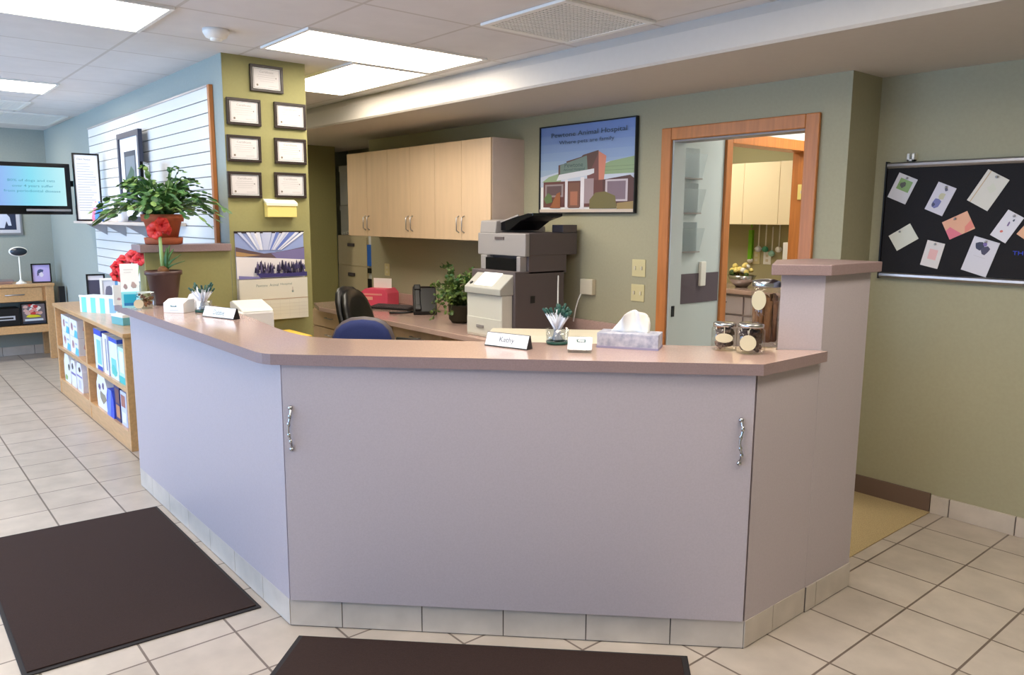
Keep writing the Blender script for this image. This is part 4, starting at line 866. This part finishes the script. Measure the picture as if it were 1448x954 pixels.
def carton(name, label, cat, x0, z0, w, h, d, base, items, y=None, group=None, bag=False):
    y = BY0+.02 if y is None else y
    t = thing(name, label, cat, (x0+w/2, y, z0+.0005), 0, group)
    mb = MB()
    if not bag: mb.box((-w/2, 0, 0), (w/2, d, h), M_['ink'], base)
    else:
        pr_ = [(-w/2*.9, 0), (w/2*.9, 0), (w/2, h*.25), (w/2*.95, h*.7), (w/2*.55, h), (-w/2*.55, h), (-w/2*.95, h*.7), (-w/2, h*.25)]
        mb.yprism(pr_, 0, d, M_['ink'], base)
    art(mb, -w/2, 0, w, h, -.0008, items); mb.build('package' if not bag else 'bag', t)
    # side print toward the room's near end
    if not bag:
        mb = MB(); mb.T = Matrix.Translation((w/2, 0, 0)) @ Matrix.Rotation(pi/2, 4, 'Z'); art(mb, 0, 0, d, h, -.0006, [('r', tuple(int(v*.93) for v in base), .04, .04, .96, .96)]+items[:3]); mb.build('side_print', t)
    return t
z1, z2 = .43, .13
wb = (236, 236, 242)
for (x0, z0, lb) in ((-7.62, z1, 'white pet food box, back one of the lower pair in the upper bay'), (-7.30, z1, 'white pet food box, front one of the lower pair in the upper bay'), (-7.62, z1+.145, 'white pet food box, back one stacked on top in the upper bay'), (-7.30, z1+.145, 'white pet food box, front one stacked on top in the upper bay')):
    carton('pet_food_box', lb, 'box', x0, z0, .30, .142, .2, wb, [blob((206, 160, 160), .35, .55, .18, .3, rn), blob((150, 120, 130), .35, .6, .1, .18, rn), ('p', (90, 190, 230), [(.55, .0), (1, .0), (1, .4), (.7, .45)]), ('r', (180, 190, 210), .6, .6, .9, .7)], group='white pet food boxes')
carton('pet_food_box', 'extra tall white and blue box standing in the nearer upper bay', 'box', -6.42, z1, .22, .30, .15, (226, 236, 246), [('r', (50, 80, 200), 0, .86, 1, 1), ('r', (130, 210, 236), .35, .15, .9, .75), ('r', (60, 90, 190), .3, .0, 1, .1)])
carton('pet_food_box', 'white box with a thin grey stripe standing in the nearer upper bay', 'box', -6.16, z1, .16, .29, .15, (240, 240, 244), [('r', (150, 150, 170), .5, .1, .7, .9), ('r', (60, 80, 190), .92, 0, 1, 1)])
carton('pet_food_box', 'white and aqua box standing beside the shelf end', 'box', -5.97, z1, .22, .29, .16, (228, 240, 246), [('r', (120, 210, 220), .2, .1, .8, .5), ('r', (60, 90, 200), 0, .9, 1, 1), blob((90, 200, 190), .5, .2, .4, .15, rn)])
carton('pet_product_box', 'aqua blue box half hidden at the shelf end', 'box', -5.73, z1, .17, .25, .16, (190, 226, 226), [('r', (236, 240, 240), .2, .3, .8, .9), ('r', (60, 190, 190), .0, .0, 1, .2)])
carton('pet_food_bag', 'white pet food bag with a black dog, farthest on the bottom shelf', 'bag', -7.66, z2, .26, .245, .12, (238, 240, 238), [blob((150, 180, 110), .3, .15, .3, .12, rn), blob((50, 54, 50), .8, .6, .16, .14, rn)], bag=True)
carton('pet_food_bag', 'white pet food bag with a lilac band on the bottom shelf', 'bag', -7.38, z2, .2, .23, .12, (238, 238, 246), [('r', (120, 110, 170), .05, .45, .95, .53), blob((60, 60, 66), .4, .75, .18, .14, rn)], bag=True)
carton('pet_food_bag', 'narrow white pet food bag with dark print near the middle upright', 'bag', -7.16, z2, .22, .24, .12, (232, 232, 244), [('r', (130, 120, 180), .05, .5, .95, .56), blob((70, 60, 60), .6, .78, .2, .12, rn), ('r', (206, 206, 236), .3, .1, .7, .4)], bag=True)
carton('pet_food_bag', 'big white pet food bag with an animal print, nearer bottom bay', 'bag', -6.46, z2, .34, .26, .16, (236, 236, 240), [blob((96, 84, 130), .3, .62, .12, .12, rn), blob((150, 140, 120), .55, .35, .35, .2, rn), blob((110, 90, 130), .65, .7, .1, .12, rn)], bag=True)
carton('pet_food_bag', 'small blue pet food bag leaning in the nearer bottom bay', 'bag', -6.115, z2, .2, .2, .10, (60, 90, 220), [('p', (110, 140, 240), [(0, 0), (.5, 0), (.8, 1), (.4, 1)])], bag=True, y=BY0+.01)
carton('pet_food_box', 'dark blue and brown food box in the nearer bottom bay', 'box', -5.92, z2, .14, .26, .16, (44, 48, 110), [('r', (120, 80, 80), .25, .5, .95, .9), ('r', (196, 140, 100), .25, .1, .95, .45)])
carton('pet_food_box', 'pale lilac food box standing last beside the shelf end', 'box', -5.75, z2, .15, .24, .16, (206, 212, 244), [('r', (170, 110, 100), .1, .55, .8, .9), ('r', (236, 236, 250), .2, .1, .8, .4)])
# on top of the bookshelf
p0 = onz(118, 438, BH); t = thing('striped_gift_bag', 'turquoise and white striped bag on top of the bookshelf', 'bag', (-6.78, 1.46, BH+.0005), R(28))
mb = MB().box((-.20, -.05, 0), (.20, .08, .13), M_['ink'], (226, 240, 244))
art(mb, -.20, 0, .40, .13, -.0505, [('r', (120, 214, 226), a, 0, a+.13, .94) for a in (.05, .30, .55)]+[('r', (130, 176, 230), .80, .05, .97, .94)])
mb.T = Matrix.Translation((.2, -.05, 0)) @ Matrix.Rotation(pi/2, 4, 'Z'); art(mb, 0, 0, .13, .13, -.0006, [('r', (120, 214, 226), a, 0, a+.2, .94) for a in (.1, .6)]); mb.T = Matrix.Identity(4)
mb.build('body', t)
MB().box((-.203, -.053, .12), (.203, -.048, .135), M_['white']).build('rim', t)
p = ony(124, 418, 1.60); picture('picture_frame', 'dark frame with a night photo standing on the bookshelf', 'picture', (-7.66, 1.60, BH), facing(Vector((-7.42, 1.5, 0))), .15, .25, .014, M_['gloss'], [('r', (70, 72, 96), 0, 0, 1, 1), ('r', (220, 220, 230), 0, .82, 1, 1)], stand=False, tilt=0)
p = ony(142, 418, 1.60); picture('picture_frame', 'white framed leaflet leaning beside the dark frame', 'picture', (-7.22, 1.62, BH), facing(Vector((-7.0, 1.6, 0)))-.2, .16, .24, .02, M_['white'], [('r', (214, 216, 224), 0, 0, 1, 1), blob((110, 110, 130), .4, .5, .3, .3, rn), ('r', (90, 150, 200), .8, 0, 1, 1)])
t = thing('leaflet_rack', 'grey striped leaflets in a pale rack behind the striped bag', 'rack', (-6.86, 1.625, BH), R(12))
MB().box((-.09, 0, 0), (.09, .05, .12), M_['acrylic']).build('rack', t)
mb = MB()
for k in range(6): mb.box((-.08+k*.027, .01, .01), (-.06+k*.027, .04, .2), M_['ink'], [(190, 176, 170), (150, 160, 176), (206, 196, 186)][k % 3])
mb.build('leaflets', t)
t = thing('product_box', 'small teal box at the bookshelf end beside the counter', 'box', (-5.95, 1.36, BH), R(10)); MB().box((-.09, 0, 0), (.09, .07, .07), mat('teal_card', (110, 176, 180), .5)).build('body', t, bev=.002); MB().box((-.092, -.002, .055), (.092, .072, .073), M_['white']).build('lid', t)
t = thing('folded_board', 'narrow black board standing on the floor behind the table end', 'board', (-9.62, 1.665, 0), 0); MB().box((-.03, -.03, 0), (.03, .03, .80), M_['black']).build('panel', t, bev=.002); MB().box((-.032, -.032, 0), (.032, .032, .03), M_['dgrey']).build('foot', t)

# on the slatwall ledge
LZ = 1.5155
p = ony(127, 310, 1.55); pd = Vector((p.x, 1.55, LZ)); doc = [('r', (236, 240, 246), 0, 0, 1, 1), ('t', (90, 100, 120), 'Client Notice', .12, .92, .7, .95)]+[('r', (120, 136, 164), .1, .86-.04*k, .1+rn.uniform(.5, .8), .865-.04*k) for k in range(19)]
picture('framed_document', 'tall black framed document standing at the ledge end', 'picture', pd, facing(pd)+.15, .205, .565, .014, M_['gloss'], doc)
pf = Vector((-6.45, 1.66, LZ)); picture('picture_frame', 'large dark framed picture with a white mat leaning on the slatwall', 'picture', pf, 0, .60, .67, .04, mat('slate_frame', (58, 62, 80), .4), [('r', (52, 60, 74), 0, 0, 1, 1), ('r', (120, 130, 140), .1, .35, .9, .9), blob((60, 90, 70), .5, .4, .4, .3, rn)], mat_w=.10, mat_ink=(236, 238, 244), d=.03)
pf = Vector((-5.80, 1.58, LZ)); picture('picture_frame', 'small black frame turned edge on, on the ledge behind the cactus', 'picture', pf, R(-27), .20, .41, .012, M_['gloss'], [('r', (190, 200, 220), 0, 0, 1, 1)], d=.02)
for k, (x, c1, c2, lb) in enumerate(((-7.12, (240, 120, 150), (250, 240, 240), 'pink tipped toy figure on the ledge beside the framed document'), (-7.02, (80, 140, 230), (230, 236, 250), 'blue toy figure on the ledge between the frames'), (-6.30, (236, 240, 246), (200, 210, 220), 'white toy figure on the ledge under the cactus leaves'))):
    t = thing('toy_figure', lb, 'toy', (x, 1.53, LZ)); m1 = mat('toy_%d' % k, c1, .5); m2 = mat('toyb_%d' % k, c2, .5)
    MB().lathe([(.03, 0), (.035, .03), (.025, .09), (.015, .11)], m1, seg=16).build('body', t); MB().ball((0, 0, .13), .028, m2).ball((-.022, 0, .152), .009, m1).ball((.022, 0, .152), .009, m1).build('head', t)

# ================================================================== TELEVISION WALL
p = onx(47, 303, -8.4); tv = Vector((-8.4, p.y, p.z)); t = thing('television', 'black wall television showing a blue slide with a lit pale screen', 'television', tv, facing(tv)+.08)
MB().box((-.325, 0, 0), (.325, .045, .47), M_['gloss']).build('casing', t, bev=.006)
scrm = mat('tv_screen', (160, 220, 245), .3); nt = scrm.node_tree; b = nt.nodes['Principled BSDF']
tc = nt.nodes.new('ShaderNodeTexCoord'); gr = nt.nodes.new('ShaderNodeTexGradient'); mp = nt.nodes.new('ShaderNodeMapping'); cr = nt.nodes.new('ShaderNodeValToRGB')
nt.links.new(tc.outputs['Generated'], mp.inputs[0]); nt.links.new(mp.outputs[0], gr.inputs[0]); nt.links.new(gr.outputs[0], cr.inputs[0]); cr.color_ramp.elements[0].color = lin((150, 180, 250)); cr.color_ramp.elements[1].color = lin((200, 250, 255))
e = cr.color_ramp.elements.new(.5); e.color = lin((140, 230, 250)); nt.links.new(cr.outputs[0], b.inputs['Emission Color']); b.inputs['Emission Strength'].default_value = .95; b.inputs['Base Color'].default_value = lin((20, 30, 40))
MB().box((-.28, -.003, .08), (.28, .0, .432), scrm).build('screen', t)
mb = MB(); art(mb, -.28, .08, .56, .352, -.0035, [('t', (60, 150, 170), '80% of dogs and cats', .18, .60, .85, .68), ('t', (60, 150, 170), 'over 4 years suffer', .24, .46, .82, .54), ('t', (60, 150, 170), 'from periodontal disease', .12, .33, .92, .41)]); mb.build('slide_text', t)
MB().box((-.05, -.002, .03), (.31, .0, .05), M_['mgrey']).build('control_strip', t)
t = thing('television_bracket', 'black swing arm bracket between television and wall', 'bracket', (-8.38, 1.7185, 1.86))
MB().box((-.07, -.012, -.11), (.07, -.0, .11), M_['black']).build('wall_plate', t, bev=.003); MB().tube([(0, -.01, .0), (-.10, -.06, .0), (-.06, -.16, .0)], .03, M_['black'], 6, False).build('arm', t); MB().tube([(.02, -.01, .10), (-.03, -.04, .16), (-.10, -.06, .12), (-.14, -.05, .05)], .006, M_['lgrey'], 6).build('cable', t)
el = [('r', (44, 52, 78), 0, 0, 1, 1), ('p', (206, 214, 236), [(.2, .08), (.2, .55), (.28, .78), (.5, .88), (.75, .82), (.85, .6), (.88, .2), (.8, .2), (.76, .42), (.7, .08), (.55, .08), (.55, .35), (.4, .35), (.38, .08)])]
picture('wall_picture', 'silver framed picture of a white elephant under the television', 'picture', (-10.198, 1.19, 1.345), pi/2, .49, .34, .022, M_['steel'], el, mat_w=.035, mat_ink=(206, 206, 214))
TX = -9.72; TH = .83
t = thing('side_table', 'light oak side table with a drawer below the television', 'table', (TX, .40, 0)); T = 1.22
MB().box((-.44, 0, TH-.03), (.02, T, TH), pn).build('table_top', t, bev=.004)
for a, b in ((0, -.02), (T-.10, -.02), (0, -.42), (T-.10, -.42)): MB().box((b-.05+.03, a+.01, 0), (b+.03, a+.09, TH-.03), pn).build('leg', t, bev=.004)
MB().box((-.42, .03, TH-.19), (-.02, T-.03, TH-.03), pn).build('apron', t)
d = MB().box((-.02, .12, TH-.185), (.0, T-.12, TH-.04), pn).build('drawer', t, bev=.003); MB().tube([(0, T*.62, TH-.11), (.02, T*.62, TH-.11), (.02, T*.76, TH-.11), (0, T*.76, TH-.11)], .006, M_['steel']).build('handle', d)
MB().box((-.42, .03, .30), (.0, T-.03, .38), pn).build('lower_shelf', t, bev=.004)
def tx(px, py, x=TX+.0): return onx(px, py, x)
p = onx(30, 402, TX-.15); t = thing('oval_mirror', 'small dark oval mirror on a thin white stand', 'mirror', (TX-.10, 1.325, TH), pi/2)
MB().lathe([(.055, 0), (.05, .01), (.02, .03), (.008, .05), (.006, .30)], M_['white'], seg=20).build('stand', t)
mb = MB(); mb.T = Matrix.Translation((0, 0, .345)) @ Matrix.Rotation(pi/2, 4, 'X'); mb.lathe([(.09, -.008), (.09, .008)], M_['white'], seg=30, sq=(1, .58)); mb.build('rim', t)
mb = MB(); mb.T = Matrix.Translation((0, 0, .345)) @ Matrix.Rotation(pi/2, 4, 'X'); mb.lathe([(.078, .008), (.078, .0095)], mat('dark_slate_face', (44, 54, 66), .25), seg=30, sq=(1, .55)); mb.build('face', t)
picture('picture_frame', 'black framed lilac pet photo on the side table', 'picture', (TX-.13, 1.525, TH), pi/2-.15, .19, .21, .014, M_['gloss'], [('r', (196, 180, 232), 0, 0, 1, 1), blob((70, 80, 120), .45, .62, .22, .14, rn), blob((230, 226, 240), .5, .4, .14, .2, rn), blob((80, 80, 110), .3, .45, .07, .14, rn)], d=.03, stand=True)
for k in range(3): tag(MB().box((TX-.27, 1.02, TH+k*.014), (TX-.08, 1.24+.01*k, TH+k*.014+.0135), [mat('brown_cover', (140, 110, 100), .6), mat('dusty_cover', (160, 124, 110), .6), mat('grey_cover', (130, 120, 124), .6)][k]).build('magazine'), ['brown magazine at the bottom of the table pile', 'dusty pink magazine in the middle of the table pile', 'grey magazine on top of the table pile'][k], 'magazine', 'magazines on the side table')
t = thing('black_case', 'black case with white lettering on the lower table shelf', 'box', (TX-.05, 1.155, .3815), pi/2)
mb = MB(); MB().box((-.20, 0, 0), (.13, .25, .19), M_['black']).build('body', t, bev=.008); art(mb, -.2, 0, .33, .19, -.0015, [('r', (190, 190, 196), .35, .5, .85, .58), ('r', (190, 190, 196), .35, .34, .85, .40), ('r', (190, 190, 196), .80, .34, .85, .58)]); mb.build('lettering', t)
mg = [('r', (120, 110, 116), 0, 0, 1, 1)]+[blob(rn.choice([(200, 60, 60), (220, 180, 170), (90, 60, 50), (230, 150, 140), (240, 236, 230)]), rn.uniform(.15, .85), rn.uniform(.5, .95), .12, .1, rn) for _ in range(22)]+[blob((224, 214, 40), .5, .38, .4, .1, rn), ('r', (40, 50, 70), .0, 0, 1, .12), ('r', (210, 220, 230), .1, .14, .9, .24)]
picture('framed_collage', 'black framed photo collage on the lower table shelf', 'picture', (TX-.075, 1.41, .383), pi/2, .24, .235, .012, M_['gloss'], mg, stand=True)

# ================================================================== LIGHT
w_ = bpy.data.worlds.new('w'); SC.world = w_; w_.use_nodes = True; bg = w_.node_tree.nodes['Background']; bg.inputs[0].default_value = (.55, .72, 1, 1); bg.inputs[1].default_value = .6
def area(name, loc, rot, sx, sy, col, power):
    l = bpy.data.lights.new(name, 'AREA'); l.shape = 'RECTANGLE'; l.size = sx; l.size_y = sy; l.color = col; l.energy = power
    o = bpy.data.objects.new(name, l); COL.objects.link(o); o.location = loc; o.rotation_euler = rot; o['kind'] = 'helper'; return o
DAY = [112, 104, 66, 45]
for (a, b), e in zip(WX, DAY): area('window_daylight', ((a+b)/2, -3.28, 1.4), (R(90), 0, 0), b-a-.1, 1.6, (.38, .62, 1), e)
vs = SC.view_settings; vs.view_transform = 'Standard'; vs.look = 'None'; vs.exposure = -.06; vs.gamma = 1
SC.display_settings.display_device = 'sRGB'
SC.cycles.max_bounces = 10; SC.cycles.diffuse_bounces = 5; SC.cycles.transmission_bounces = 8; SC.cycles.use_denoising = True
SC.cycles.sample_clamp_indirect = 6; SC.cycles.caustics_reflective = False; SC.cycles.caustics_refractive = False
